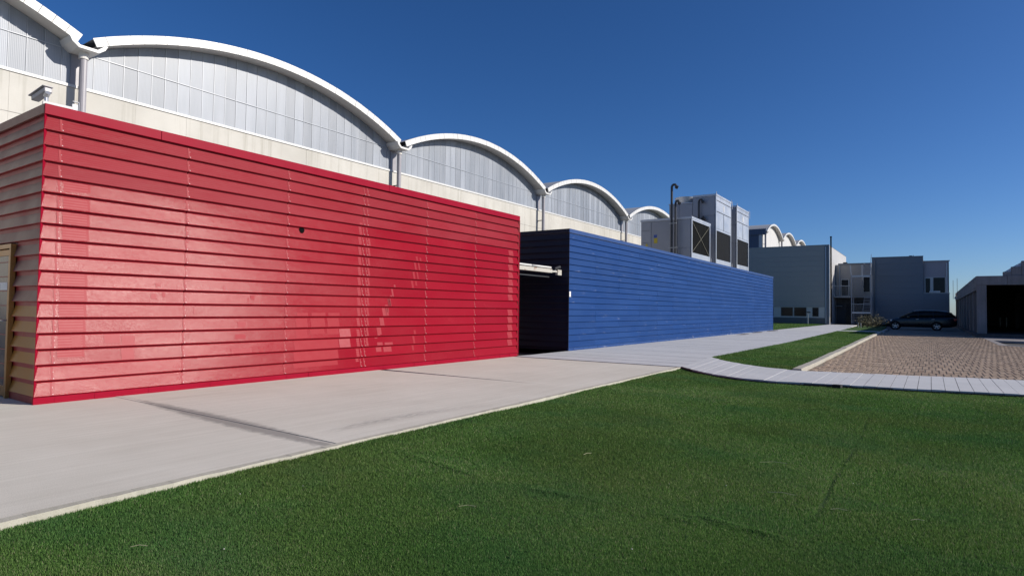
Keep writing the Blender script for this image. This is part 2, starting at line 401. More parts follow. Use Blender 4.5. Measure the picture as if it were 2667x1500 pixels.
# --- curved plank path: centre line, edges
PATH_L = [(-4.57,13.33),(-4.05,12.66),(-3.5,12.12),(-2.9,11.78),(-2.3,11.68),(-1.4,11.87),(-.2,12.10),(1.2,12.45),(3,12.9),(6,13.6),(10,14.5)]
PATH_F = [(-4.90,16.63),(-4.25,15.62),(-3.55,14.86),(-2.95,14.4),(-2.33,14.15),(-1.5,14.35),(-.5,14.62),(.7,14.98),(2.3,15.4),(5.2,16.1),(9.2,17.0)]
def resample(P, n):
    P = np.array(P); s = np.r_[0, np.cumsum(np.linalg.norm(np.diff(P,axis=0),axis=1))]; t = np.linspace(0, s[-1], n)
    return np.c_[np.interp(t,s,P[:,0]), np.interp(t,s,P[:,1])]
def dense(P): return resample(P, 400)
_l, _f = np.array(PATH_L), np.array(PATH_F)
xs_j = np.arange(-2.28, 9.2, .19)
fanL = resample(PATH_L[:5], 16); fanF = resample(PATH_F[:5], 16)
pa = np.r_[fanL[:-1], np.c_[xs_j, np.interp(xs_j, _l[:,0], _l[:,1])]]
pb = np.r_[fanF[:-1], np.c_[xs_j, np.interp(xs_j, _f[:,0], _f[:,1])]]
NPL = len(pa)-1
path = struct(MB().prism([tuple(p) for p in resample(PATH_L, 24)]+[tuple(p) for p in resample(PATH_F, 24)[::-1]], -.14, .004).build('path', M['dark_conc']))
for i in range(NPL):
    a0, a1, b0, b1 = [np.array(q) for q in (pa[i], pa[i+1], pb[i], pb[i+1])]
    sh = .004
    t1 = (a1-a0)/np.linalg.norm(a1-a0)*sh; t2 = (b1-b0)/np.linalg.norm(b1-b0)*sh
    z = .018+random.uniform(-.003,.003)
    MB().prism([tuple(a0+t1), tuple(a1-t1), tuple(b1-t2), tuple(b0+t2)], -.05, z).build('plank', M['paver'], path)
# dark rubber edging below the path
ed = resample(PATH_L, 60); q = MB()
for a, b in zip(ed[:-1], ed[1:]): q.bar((a[0],a[1]-.012,-.026),(b[0],b[1]-.012,-.026), .02, .035)
q.build('edging', M['rubber'], path)

# --- concrete apron in three slabs with open joints
def edge_x(y): return -4.33-.019*(y-1)
apron = struct(MB().prism([(-20,-14),(edge_x(-14)-.05,-14),(edge_x(13)-.05,13.15),(-20,13.15)], -.16, -.02).build('concrete_apron', M['dark_conc']))
for y0, y1, z in ((-14,3.735,.0), (3.75,8.575,.004), (8.59,13.2,-.002)):
    sk = lambda x, y: y+ (x+6.6)*-.02 if y < 5 else y+(x+6.6)*.055 if y < 12 else y+(x+6.6)*.03
    pts = [(-20, sk(-9,y0) if y0 > 0 else y0), (edge_x(y0)-.06, sk(-4.5,y0) if y0 > 0 else y0), (edge_x(y1)-.06, sk(-4.5,y1)), (-9, sk(-9,y1)), (-20, sk(-9,y1))]
    MB().prism(pts, -.1, z).build('slab', M['concrete'], apron)
ys = np.arange(-14, 13.36, .12); q = MB(); eo = [edge_x(a)+random.uniform(-.016,.012) for a in ys]
for i in range(len(ys)-1):
    a, b = ys[i], ys[i+1]
    q.prism([(edge_x(a)-.075,a),(eo[i],a),(eo[i+1],b),(edge_x(b)-.075,b)], -.1, .0062+random.uniform(-.0015,.0015))
q.build('rough_edge', M['concrete_pale'], apron)

# --- plank paved walkway beside the blue building
walk = struct(MB().prism([(-8.93,13.22),(-4.57,13.36),(-4.92,16.6),(-4.88,27),(-5.5,54),(-6.4,73.6),(-9.0,73.6),(-8.93,45)], -.14, -.006).build('walkway', M['soil']))
def walk_right(y): return float(np.interp(y, [13.3,16.63,27,54,74], [-4.57,-4.9,-4.85,-5.5,-6.4]))
y = 13.36
while y < 73.4:
    w = .42 if y < 46 else 1.2
    y2 = min(y+w-.012, 73.5)
    MB().prism([(-8.945 if y2 < 45 else -9.0, y-.13 if y < 13.5 else y),(walk_right(y),y+.02),(walk_right(y2),y2+.02),(-8.945 if y2 < 45 else -9.0,y2)], -.05, .002+random.uniform(-.002,.002)).build('plank', M['paver'], walk)
    y += w
for dpx, dpy, ww in ((1870,841,.9),(1905,836,1.2),(1945,832,1.5)):  # three flat dark ovals lying on the walkway
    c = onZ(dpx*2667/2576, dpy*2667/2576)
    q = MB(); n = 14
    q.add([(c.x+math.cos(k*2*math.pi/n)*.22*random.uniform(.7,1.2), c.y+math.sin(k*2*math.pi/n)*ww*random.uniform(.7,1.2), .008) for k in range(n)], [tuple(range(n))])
    q.build('dark_patch', M['dark_conc'], walk)

# --- second lawn with kerb, block paved parking, far lawn
LAWN2 = [(-4.90,16.68),(-4.25,15.68),(-3.55,14.92),(-2.95,14.47),(-2.42,14.22),(-2.70,39),(-2.75,47.5),(-5.32,47.5),(-4.86,27)]
struct(MB().prism(LAWN2, -.13, -.015).build('lawn_strip', M['turf']))
struct(MB().prism([(-13.0,45.2),(-8.98,45.2),(-9.0,71),(-10.5,73.9),(-17,73.9),(-17,45.2)], -.13, -.01).build('far_lawn', M['turf']))
bed = struct(MB().prism([(-5.45,49.5),(-2.9,49.5),(-3.4,64),(-3.6,70),(-5.9,70)], -.13, .0).build('planting_bed', M['turf']))
struct(MB().box(-5.35,-2.6,47.55,49.45,-.13,.012).build('cross_path', M['paver']))
kl = np.array([(-2.36,14.2),(-2.46,22),(-2.58,30),(-2.70,39),(-2.74,46),(-2.85,56)]); kp = resample(kl, 44)
kerb = struct(MB().box(-2.62,-2.42,20,20.02,-.15,-.1).build('kerb', M['kerb']))
for a, b in zip(kp[:-1], kp[1:]):
    d = (b-a)/np.linalg.norm(b-a)*.008; nrm = np.array([d[1],-d[0]])/.008
    j = random.uniform(-.008,.008)
    MB().prism([tuple(a+d-nrm*.09),tuple(a+d+nrm*.09),tuple(b-d+nrm*.09),tuple(b-d-nrm*.09)], -.12, .045+j).build('kerb_stone', M['kerb'], kerb, bevel=.012)
park = struct(MB().prism([(-2.3,14.25),(-.5,14.68),(2.3,15.45),(9.2,17.05),(9.2,24),(2.42,33),(2.36,43.5),(2.2,80),(-2.7,80),(-2.60,39)], -.13, -.046).build('parking', M['soil']))
q = MB(); bl, bw, gp = .105, .100, .030
yy = 14.2; row = 0
while yy < 46:
    x = -2.7 + (row//7 % 2)*.07
    xr = 2.38 if yy > 33 else 2.38+(33-yy)*.75
    jo = (int(yy/3.1) % 2)*.05
    while x < min(xr, 8.0):
        left = np.interp(yy, [14.2,22,39,46], [-2.28,-2.36,-2.60,-2.64]); near = np.interp(x, [-2.3,-.5,2.3,9.2], [14.25,14.68,15.45,17.05])+.04
        if x > left and yy > near:
            z = -.036+random.uniform(-.005,.005); s = random.uniform(-.004,.004)
            vs = [(x+s,yy,z),(x+bw,yy+s,z),(x+bw,yy+bl,z+random.uniform(-.003,.003)),(x,yy+bl,z)]
            q.add(vs+[(a,b,-.07) for a,b,_ in vs], [(0,1,2,3),(0,4,5,1),(1,5,6,2),(3,7,4,0)])
        x += bw+gp
    yy += bl+.030 + (.05 if row % 11 == 10 else 0); row += 1
b = q.build('paving_blocks', M['brickpave'], park); b['kind'] = 'stuff'
struct(MB().prism([(2.40,33.2),(9.2,24.2),(9.2,24.6),(2.7,33.3),(2.62,39.2),(12,39.2),(12,44.5),(2.40,44.5)], -.13, -.03).build('garage_forecourt', M['old_conc']))
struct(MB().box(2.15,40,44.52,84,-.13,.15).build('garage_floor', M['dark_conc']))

# --- grass blades
def in_poly(P, poly):
    poly = np.array(poly); r = np.zeros(len(P), bool); j = len(poly)-1
    for i in range(len(poly)):
        xi, yi = poly[i]; xj, yj = poly[j]
        c = ((yi > P[:,1]) != (yj > P[:,1])) & (P[:,0] < (xj-xi)*(P[:,1]-yi)/(yj-yi+1e-12)+xi)
        r ^= c; j = i
    return r
LAWN1 = [(edge_x(-2),-2)]+[(9,-2),(9,14.1)]+[(x,y-.03) for x,y in PATH_L[::-1][1:]]+[(edge_x(12),12)]
def cam_uv(P, z=0.0):
    D = np.c_[P, np.full(len(P), z)]-np.array([0,0,CAM_H])
    zz = D@np.array(F2); return 1333.5+FPX*(D@np.array(R3))/zz, 750-FPX*(D@np.array(U3))/zz, zz
def blades(name, poly, n, hfun, hgt, label, rmin=1.2):
    # density falls with distance: sample in polar coordinates around the camera's foot
    P = []
    poly_a = np.array(poly); rmax = np.hypot(poly_a[:,0], poly_a[:,1]).max()
    r0 = max(rmin, 1.0); tot = 0
    while tot < n:
        k = 400000
        t = rng.random(k); r = np.exp(np.log(r0)+t**.82*(np.log(rmax)-np.log(r0)))
        a = rng.uniform(0, 2*np.pi, k) if rmin < 10 else rng.uniform(.35*np.pi, .75*np.pi, k)
        q = np.c_[r*np.cos(a), r*np.sin(a)]
        u, v, zz = cam_uv(q); q = q[(zz > .3) & (u > -450) & (u < 3150) & (v < 1750)]
        q = q[in_poly(q, poly)]; P.append(q); tot += len(q)
    P = np.concatenate(P)[:n]; r = np.hypot(P[:,0], P[:,1])
    z = hfun(P); n = len(P)
    sc = np.clip(r/3.5, .75, 6)
    w = .0021*sc*rng.uniform(.7,1.4,n); h = hgt*rng.uniform(.6,1.2,n)*np.clip(sc, 1, 1.5)
    az = rng.uniform(0, 2*np.pi, n); la = vnoise(P, .9, 8)*5+rng.normal(0,2.2,n); lean = h*rng.uniform(.1,.7,n)
    tint = np.clip(rng.normal(.42,.27,n)+(vnoise(P,1.3,3)-.5)*.35+(vnoise(P,.35,4)-.5)*.35, 0, 1)
    dry = rng.random(n) < .014; tint[dry] = 1
    trench = np.zeros(n)
    for L, amp, wd in WR:
        if rmin > 10: break
        nn = (np.abs(P[:,0]-L[:,0].mean()) < 6) & (np.abs(P[:,1]-L[:,1].mean()) < 8)
        d, t = seg_dist(P[nn], L); e = np.clip(np.minimum(t,1-t)*8, 0, 1)*np.clip(.05+1.7*vnoise(P[nn],1.9,5), 0, 1)
        s = np.zeros(n); s[nn] = e*np.exp(-(d/.022)**2); trench = np.maximum(trench, s)
    h = h*(1-.6*trench)
    c, s_ = np.cos(az)*w, np.sin(az)*w
    V = np.empty((n,3,3)); V[:,0] = np.c_[P[:,0]-c, P[:,1]-s_, z-.006]; V[:,1] = np.c_[P[:,0]+c, P[:,1]+s_, z-.006]
    V[:,2] = np.c_[P[:,0]+np.cos(la)*lean, P[:,1]+np.sin(la)*lean, z+h]
    me = bpy.data.meshes.new(name); me.vertices.add(3*n); me.vertices.foreach_set('co', V.astype('f4').ravel())
    me.loops.add(3*n); me.loops.foreach_set('vertex_index', np.arange(3*n, dtype='i4'))
    me.polygons.add(n); me.polygons.foreach_set('loop_start', np.arange(0,3*n,3,dtype='i4')); me.polygons.foreach_set('loop_total', np.full(n,3,'i4'))
    at = me.attributes.new('tint', 'FLOAT', 'FACE'); at.data.foreach_set('value', tint.astype('f4'))
    me.materials.append(M['blade']); me.update()
    o = bpy.data.objects.new(name, me); COL.objects.link(o); o['kind'] = 'stuff'; o['label'] = label; o['category'] = 'grass'
    return o
flat = lambda zz: (lambda P: np.full(len(P), zz))
blades('turf_grass', LAWN1, 1150000, turf_h, .0135, 'short dark green turf blades of the big foreground lawn')
blades('turf_grass', LAWN2, 90000, flat(-.015), .030, 'short green turf blades of the narrow lawn beside the kerb', 12)
blades('turf_grass', [(-9.0,45.3),(-9.0,71),(-10.5,73.8),(-16,73.8),(-16,45.3)], 16000, flat(-.01), .05, 'green turf blades of the far lawn behind the blue building', 30)

# ================================================================== LOUVRED BUILDINGS
PITCHZ, PROJ, Z0, NROW = .1933, .040, .09, 18
TOPZ = 3.69
def PROFILE(p, flat=.165): return [(0.0,PITCHZ),(0.0,flat),(p,.010),(p,.003),(.004,-.001),(-.012,-.001),(-.012,PITCHZ)]   # (out, z)
def louvre_mesh(length, mitre0, mitre1, axis, mats, name='louvre', p=None):
    """sheet louvre running along local +t; out = outward. axis 'x+': out=+X,t=+Y ; 'y-': out=-Y,t=-X"""
    p = PROJ if p is None else p; PROF = PROFILE(p, .165 if axis == 'x+' else .140)
    q = MB(); n = len(PROF); vs = []
    for e in (0, 1):
        for o, z in PROF:
            t = (max(0,PROJ-o) if mitre0 else 0) if e == 0 else length-(max(0,PROJ-o) if mitre1 else 0)
            vs.append((o,t,z) if axis == 'x+' else (-t,-o,z))
    fs = [(i,(i+1)%n,n+(i+1)%n,n+i) for i in range(n)]
    if axis == 'x+': fs = [f[::-1] for f in fs]
    else: fs = [f[::-1] for f in fs]
    q.add(vs, fs); q.add(vs, [tuple(range(n)), tuple(range(2*n-1,n-1,-1))])
    q.mi = [0]*len(q.f)
    for k in (0, 2, 3, 4): q.mi[k] = 1 if len(mats) > 1 else 0
    o = q.build(name, mats); me = o.data; bpy.data.objects.remove(o); 
    import bmesh
    bm = bmesh.new(); bm.from_mesh(me); bmesh.ops.remove_doubles(bm, verts=bm.verts, dist=1e-5); bmesh.ops.recalc_face_normals(bm, faces=bm.faces); bm.to_mesh(me); bm.free()
    return me
def put(me, parent, loc, name='louvre', rot=None):
    o = bpy.data.objects.new(name, me); COL.objects.link(o); o.parent = parent; o.location = loc
    if rot: o.rotation_euler = rot
    return o

RX, RY0, RY1 = -8.95, 2.83, 13.33          # outermost plane of the red front, its two ends
red = thing('red_building', 'low red building clad in sloping perforated metal louvres', 'building', (RX-PROJ, RY0, 0))
L0 = Vector(red.location)
seams = [RY0, 4.605, 6.304, 7.97, 9.753, 11.467, RY1]
rb = RX-PROJ-6.0
MB().box(rb, RX-PROJ-.014, RY0+PROJ+.014, RY1-.03, 0, TOPZ-.03).build('wall', M['red_dark'], red)
for s in range(6):
    a, b = seams[s], seams[s+1]
    g0 = 0 if s == 0 else .006; g1 = 0 if s == 5 else .006
    lm = [louvre_mesh(b-a-g0-g1, s == 0, s == 5, 'x+', [mm]) for mm in (M['red'], M['red_perf'])]
    for r in range(NROW):
        put(lm[1 if r >= NROW-4 else 0], red, (random.uniform(-.002,.002), a+g0-RY0, Z0+r*PITCHZ), rot=(0, R(random.uniform(-.25,.25)), R(random.uniform(-.05,.05))))
# fascia, base trim, corner plates
def rbox(x0,x1,y0,y1,z0,z1,name,mt=None,bev=.004): return MB().box(x0,x1,y0,y1,z0,z1).build(name, mt or M['red_trim'], red, bevel=bev)
FZ = Z0+NROW*PITCHZ+.004
for a, b in ((RY0-.004,4.2),(4.204,8.6),(8.604,RY1+.004)):
    rbox(RX-.02, RX+.006, a, b, FZ-.012, TOPZ, 'fascia')
rbox(RX-PROJ-.02, RX-.022, RY0+.03, RY1-.01, FZ, TOPZ-.01, 'fascia_back')
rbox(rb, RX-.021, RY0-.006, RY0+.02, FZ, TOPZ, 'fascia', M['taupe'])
rbox(rb, RX-.03, RY0+.06, RY1-.04, TOPZ-.028, TOPZ-.012, 'roof', M['roof_sheet'], 0)
q = MB()
ysb = np.arange(RY0, RY1, .22)
for a, b in zip(ysb, np.r_[ysb[1:], RY1]): q.box(RX-PROJ-.012, RX-.012+random.uniform(-.004,.004), a, b, 0, Z0-.006)
q.build('base_trim', M['red_trim'], red)
rbox(-9.83, RX-PROJ-.014, RY0+.012, RY0+PROJ+.012, 0, Z0-.006, 'base_trim', M['red_dark'])
MB().add([(RX,RY0,Z0-.01),(RX-PROJ-.01,RY0+PROJ+.01,Z0-.01),(RX-PROJ-.01,RY0+PROJ+.01,FZ),(RX,RY0,FZ),(RX-.004,RY0-.004,Z0-.01),(RX-PROJ-.014,RY0+PROJ+.006,Z0-.01),(RX-PROJ-.014,RY0+PROJ+.006,FZ),(RX-.004,RY0-.004,FZ)],
   [(3,2,1,0),(4,5,6,7),(0,1,5,4),(2,3,7,6),(0,4,7,3),(1,2,6,5)]).build('corner_plate', M['red_trim'], red)
MB().add([(RX,RY1,Z0-.01),(RX-PROJ-.01,RY1-PROJ-.01,Z0-.01),(RX-PROJ-.01,RY1-PROJ-.01,FZ),(RX,RY1,FZ)], [(0,1,2,3)]).build('corner_plate', M['red_trim'], red)
rbox(RX-.012, RX+.004, RY1, RY1+.014, .0, FZ, 'corner_post')
rbox(RX-6, RX-.012, RY1-.03, RY1, 0, TOPZ-.03, 'end_wall', M['red_dark'])
# seam strips with screws, following the louvre faces
def face_out(zl): return PROJ*np.clip((.165-zl)/.155, 0, 1)
def strip(y0, y1, z0, z1, mat, name, off=.0016, shear=0.0):
    q = MB()
    for r in range(NROW):
        zb = Z0+r*PITCHZ; a, b = max(z0, zb+.012), min(z1, zb+.163)
        if b-a < .008: continue
        sh = shear*((a+b)/2-(z0+z1)/2)
        oa, ob = face_out(a-zb), face_out(b-zb)
        q.add([(RX-PROJ+oa+off,y0+sh,a+.0008),(RX-PROJ+oa+off,y1+sh,a+.0008),(RX-PROJ+ob+off,y1+sh,b+.0008),(RX-PROJ+ob+off,y0+sh,b+.0008)], [(0,1,2,3)])
    return q.build(name, mat, red) if q.v else None
for sy in [3.01]+seams[1:6]+[8.06]:
    strip(sy-.012, sy+.012, Z0, FZ, M['patch_mid'], 'seam_strip', .003)
    q = MB()
    for r in range(NROW):
        z = Z0+r*PITCHZ+.020; x = RX-PROJ+face_out(.020)
        q.tube((x, sy+.014, z), (x+.008, sy+.014, z+.002), .007, 6)
        q.tube((RX-PROJ+face_out(.10), sy+.014, Z0+r*PITCHZ+.10), (RX-PROJ+face_out(.10)+.005, sy+.014, Z0+r*PITCHZ+.102), .005, 6)
    k = q.build('screws', M['screw'], red); k['kind'] = 'stuff'
# papers and shelving that show faintly through the perforated sheet
z4s = 900/2576; z3s = 500/1449
def rectA(x0,x1,y0,y1, o, s):
    P = [onX(o[0]+x*s, o[1]+y*s, RX-.02) for x, y in ((x0,y0),(x1,y0),(x0,y1),(x1,y1))]
    return (P[0].y+P[2].y)/2, (P[1].y+P[3].y)/2, (P[2].z+P[3].z)/2, (P[0].z+P[1].z)/2
def papers(lst, o, s):
    for x0,x1,y0,y1,mt,sh in lst:
        a = rectA(x0,x1,y0,y1,o,s); strip(a[0],a[1],a[2],a[3], M[mt], 'paper_patch', .002, sh)
strip(3.06, 3.33, .55, 2.78, M['patch_line'], 'lined_strip'); strip(3.33, 3.36, .55, 2.78, M['patch_lo'], 'lined_strip')
strip(7.86, 7.93, .2, 2.85, M['patch_line'], 'lined_strip'); strip(8.10, 8.15, .45, 2.6, M['patch_line'], 'lined_strip')
strip(12.86, 13.06, .3, 2.75, M['patch_line'], 'lined_strip')
papers([(1170,1210,402,425,'patch_mid',0),(1138,1180,478,518,'patch_mid',0),(1225,1250,470,505,'patch_lo',0),
        (540,610,790,905,'patch_mid',0),(785,905,780,850,'patch_mid',0),(915,1015,795,975,'patch_mid',0)], (0,600), z3s)
papers([(292,440,1165,1215,'patch_mid',0),(1098,1180,1020,1160,'patch_hi',0),(775,860,900,1090,'patch_lo',0),(885,990,900,1060,'patch_lo',0),(1010,1095,900,1060,'patch_lo',0),
        (760,1090,1100,1300,'patch_lo',0),(340,400,965,1010,'patch_mid',0),(225,240,705,760,'patch_mid',0),(10,20,865,905,'patch_mid',0),(320,400,1060,1095,'patch_lo',0),
        (505,525,1160,1235,'patch_lo',0),(440,470,770,800,'patch_lo',0),(1455,1475,770,920,'patch_mid',.30),(1478,1490,690,900,'patch_mid',.30),(1400,1420,840,1090,'patch_mid',.35),(1430,1442,790,1060,'patch_mid',.35),
        (1375,1415,1120,1190,'patch_mid',.1),(1430,1490,1120,1190,'patch_mid',.1),(1650,1665,480,720,'patch_lo',.2),(1680,1692,490,700,'patch_lo',.2),(1645,1660,1030,1180,'patch_lo',.1)], (500,500), z4s)
# dark duct hole
hc = onX(787, 599, RX-.015); q = MB(); n = 18
zl_ = (hc.z-Z0) % PITCHZ; ox_ = RX-PROJ+float(face_out(zl_))+.012; tl = PROJ/.155
q.add([(ox_-tl*.058*math.sin(k*2*math.pi/n)*random.uniform(.85,1.1), hc.y+.05*math.cos(k*2*math.pi/n)*random.uniform(.9,1.15), hc.z+.058*math.sin(k*2*math.pi/n)*random.uniform(.9,1.1)) for k in range(n)], [tuple(range(n))])
q.build('duct_opening', M['black'], red)
# shaded end wall with the door
DX = -9.83
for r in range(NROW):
    mats = [M['ochre_reflection'] if r < 6 else M['taupe'], M['red_dark']]  # lowest rows carry the painted ochre reflection
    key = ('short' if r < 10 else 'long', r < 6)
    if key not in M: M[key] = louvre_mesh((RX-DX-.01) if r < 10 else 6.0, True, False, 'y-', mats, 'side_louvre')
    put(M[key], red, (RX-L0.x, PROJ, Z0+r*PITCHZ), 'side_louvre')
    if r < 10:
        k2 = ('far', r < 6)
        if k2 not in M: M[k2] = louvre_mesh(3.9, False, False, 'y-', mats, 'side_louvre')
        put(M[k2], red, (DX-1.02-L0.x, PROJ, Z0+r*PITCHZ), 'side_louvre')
dr = MB().box(DX-1.0, DX, RY0-.03, RY0+.03, 1.94, 2.0).box(DX-.055, DX, RY0-.03, RY0+.03, 0, 1.94).box(DX-1.0, DX-.945, RY0-.03, RY0+.03, 0, 1.94).build('door', M['brass'], red, bevel=.004)
MB().box(DX-.94, DX-.062, RY0-.012, RY0+.025, 1.85, 1.93).box(DX-.13, DX-.062, RY0-.012, RY0+.025, 0.02, 1.85).box(DX-.94, DX-.87, RY0-.012, RY0+.025, 0.02, 1.85).box(DX-.87, DX-.13, RY0-.012, RY0+.025, .02, .15).build('leaf_frame', M['brass'], dr, bevel=.004)
MB().box(DX-.87, DX-.13, RY0, RY0+.012, .15, 1.85).build('pane', M['red_glass'], dr)
for i in range(9): MB().box(DX-.87, DX-.13, RY0-.006, RY0-.002, .24+i*.19, .25+i*.19).build('louvre_reflection', M['red_dark'], dr)  # louvres mirrored in the glass, modelled as thin strips on the pane
MB().box(DX-.42, DX-.15, RY0-.010, RY0-.0065, 1.40, 1.50).build('notice', M['paper'], dr)
MB().tube((DX-.10,RY0-.012,1.0),(DX-.10,RY0-.06,1.0),.01,8).tube((DX-.10,RY0-.06,1.0),(DX-.22,RY0-.06,1.0),.009,8).build('handle', M['alloy'], dr)

# --- blue building
BX, BY0, BY1 = -8.95, 16.03, 44.88
blue = thing('blue_building', 'long low blue building clad in weathered metal louvres', 'building', (BX-PROJ, BY0, 0))
B0 = Vector(blue.location); bbk = -13.6
MB().box(bbk, BX-PROJ-.014, BY0+PROJ+.014, BY1-.04, 0, TOPZ-.14).build('wall', M['navy'], blue)
NS = 16; sl_ = (BY1-BY0)/NS
bm_first = louvre_mesh(sl_-.002, True, False, 'x+', [M['blue']], p=.030); bm_mid = louvre_mesh(sl_-.002, False, False, 'x+', [M['blue']], p=.030); bm_last = louvre_mesh(sl_-.002, False, True, 'x+', [M['blue']], p=.030)
for s in range(NS):
    for r in range(NROW):
        put(bm_first if s == 0 else bm_last if s == NS-1 else bm_mid, blue, (PROJ-.030+random.uniform(-.002,.002), s*sl_, Z0+r*PITCHZ), rot=(R(random.uniform(-.03,.03)), R(random.uniform(-.3,.3)), R(random.uniform(-.04,.04))))
for a, b in ((BY0-.004,22.0),(22.004,30),(30.004,38),(38.004,BY1+.004)):
    MB().box(BX-.02, BX+.006, a, b, FZ-.012, TOPZ-.01).build('fascia', M['blue_trim'], blue, bevel=.004)
MB().box(BX-PROJ-.02, BX-.022, BY0+.03, BY1-.01, FZ, TOPZ-.02).build('fascia_back', M['blue_trim'], blue)
MB().box(bbk, BX-.021, BY0-.006, BY0+.02, FZ, TOPZ-.01).build('fascia', M['navy'], blue)
MB().box(bbk, BX-.03, BY0+.06, BY1-.05, TOPZ-.14, TOPZ-.11).build('roof', M['roof_sheet'], blue)
ysb = np.arange(BY0, BY1, .33)
q = MB(); q2 = MB()
for a in ysb:
    b = min(a+.33, BY1); q.box(BX-PROJ-.012, BX-.014+random.uniform(-.004,.006), a, b, 0, Z0-.006)
q.build('base_trim', M['blue_base'], blue)
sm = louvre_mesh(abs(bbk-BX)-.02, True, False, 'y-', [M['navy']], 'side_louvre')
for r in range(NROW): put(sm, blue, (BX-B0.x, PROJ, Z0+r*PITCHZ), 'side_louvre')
MB().add([(BX,BY0,0),(BX-PROJ-.01,BY0+PROJ+.01,0),(BX-PROJ-.01,BY0+PROJ+.01,FZ),(BX,BY0,FZ)], [(3,2,1,0)]).build('corner_plate', M['blue_trim'], blue)
MB().box(BX-.012, BX+.004, BY0-.008, BY0+.006, 0, FZ).build('corner_post', M['navy'], blue)
MB().box(bbk, BX-.012, BY1-.04, BY1, 0, TOPZ-.14).build('end_wall', M['blue_trim'], blue)
c = onX(1484, 765, BX+.01); MB().box(BX+.004, BX+.016, BY0, BY0+.09, c.z-.09, c.z+.07).build('pale_tag', M['paper'], blue)

# --- canopy between the two buildings
can = thing('passage_canopy', 'rusty white beam and dark roof spanning the gap between red and blue buildings', 'canopy', (-9.3, 14.7, 0))
def rusty():
    t = NT('rusty white paint'); a = t.noise(t.pos((1,1,1)), 5, 6, .7)
    return t.set(t.mix(t.rng(a, .56, .66, 0, 1), (.44,.42,.37), (.22,.09,.035)), .6)
M['rusty'] = rusty()
MB().box(-9.30,-9.17,RY1+.016,BY0-.62,2.31,2.42).build('beam', M['rusty'], can, bevel=.005)
MB().tube((-9.2,RY1+.02,2.465),(-9.2,14.3,2.465),.028,10).tube((-9.2,14.34,2.465),(-9.2,BY0-.66,2.465),.028,10).build('tube_lamp', M['white_metal'], can, smooth=True)
MB().add([(-9.30,RY1+.02,2.36),(-9.30,BY0-.1,2.36),(-13.0,BY0-.1,2.62),(-13.0,RY1+.02,2.62),(-9.30,RY1+.02,2.40),(-9.30,BY0-.1,2.40),(-13.0,BY0-.1,2.66),(-13.0,RY1+.02,2.66)], [(0,1,2,3),(7,6,5,4),(0,4,5,1),(1,5,6,2),(2,6,7,3),(3,7,4,0)]).build('roof', M['dark_metal'], can)
MB().bar((-9.36,RY1+.02,2.20),(-9.36,BY0-.5,2.20),.03,.03).build('rail', M['dark_metal'], can)
q = MB().box(-9.22,-9.14,BY0-.35,BY0-.12,2.26,2.42).bar((-9.2,BY0-.62,2.36),(-9.18,BY0-.30,2.36),.05,.05); q.build('bracket', M['rusty'], can, bevel=.004)
MB().tube((-9.18,BY0-.46,2.44),(-9.10,BY0-.30,2.50),.04,10,.055).build('spotlight', M['dark_metal'], can)
MB().bar((-9.19,BY0-.55,2.33),(-9.16,BY0-.25,2.52),.02,.02).bar((-9.19,BY0-.35,2.50),(-9.19,BY0-.2,2.36),.018,.018).build('stay', M['alloy'], can)

# --- security camera on the roof corner of the red building
sc = thing('security_camera', 'silver security camera with sunshield on the red roof corner', 'camera', (-9.12, 2.9, TOPZ))
cen = Vector((-9.30, 2.9, 3.885)); ax = Vector((-.97,-.06,-.15)).normalized()
def obox(q, c, ax, L, w, h, up=Vector((0,0,1)), taper=1.0):
    sd = ax.cross(up).normalized(); u2 = sd.cross(ax)
    vs = []
    for e, kk in ((-1,1),(1,taper)):
        for a, b in ((-1,-1),(1,-1),(1,1),(-1,1)): vs.append(c+ax*e*L/2+sd*a*w/2*kk+u2*b*h/2*kk)
    q.add(vs, [(3,2,1,0),(4,5,6,7),(0,1,5,4),(1,2,6,5),(2,3,7,6),(3,0,4,7)])
q = MB(); obox(q, cen, ax, .36, .09, .065); q.build('housing', M['pipe'], sc, bevel=.012)
q = MB(); obox(q, cen+Vector((0,0,.05))+ax*.04, ax, .42, .115, .012); q.build('sunshield', M['pipe'], sc, bevel=.004)
q = MB(); obox(q, cen+ax*.182, ax, .008, .085, .06); q.build('lens_window', M['glass'], sc)
MB().tube((-9.14,2.9,3.75),(-9.16,2.9,3.88),.022,10).tube((-9.16,2.9,3.83),(-9.10,2.9,3.87),.03,10).build('swivel', M['alloy'], sc)
MB().bar((-9.14,2.86,3.74),(-9.10,3.16,3.735),.05,.045).box(-9.16,-9.06,2.95,3.05,TOPZ-.012,3.72).build('bracket', M['white_metal'], sc, bevel=.004)
MB().box(-9.14,-9.08,3.16,3.22,3.70,3.80).tube((-9.11,3.24,3.68),(-9.11,3.24,3.84),.008,6).tube((-9.11,3.24,3.84),(-9.11,3.17,3.84),.008,6).build('junction_box', M['galv_dark'], sc)

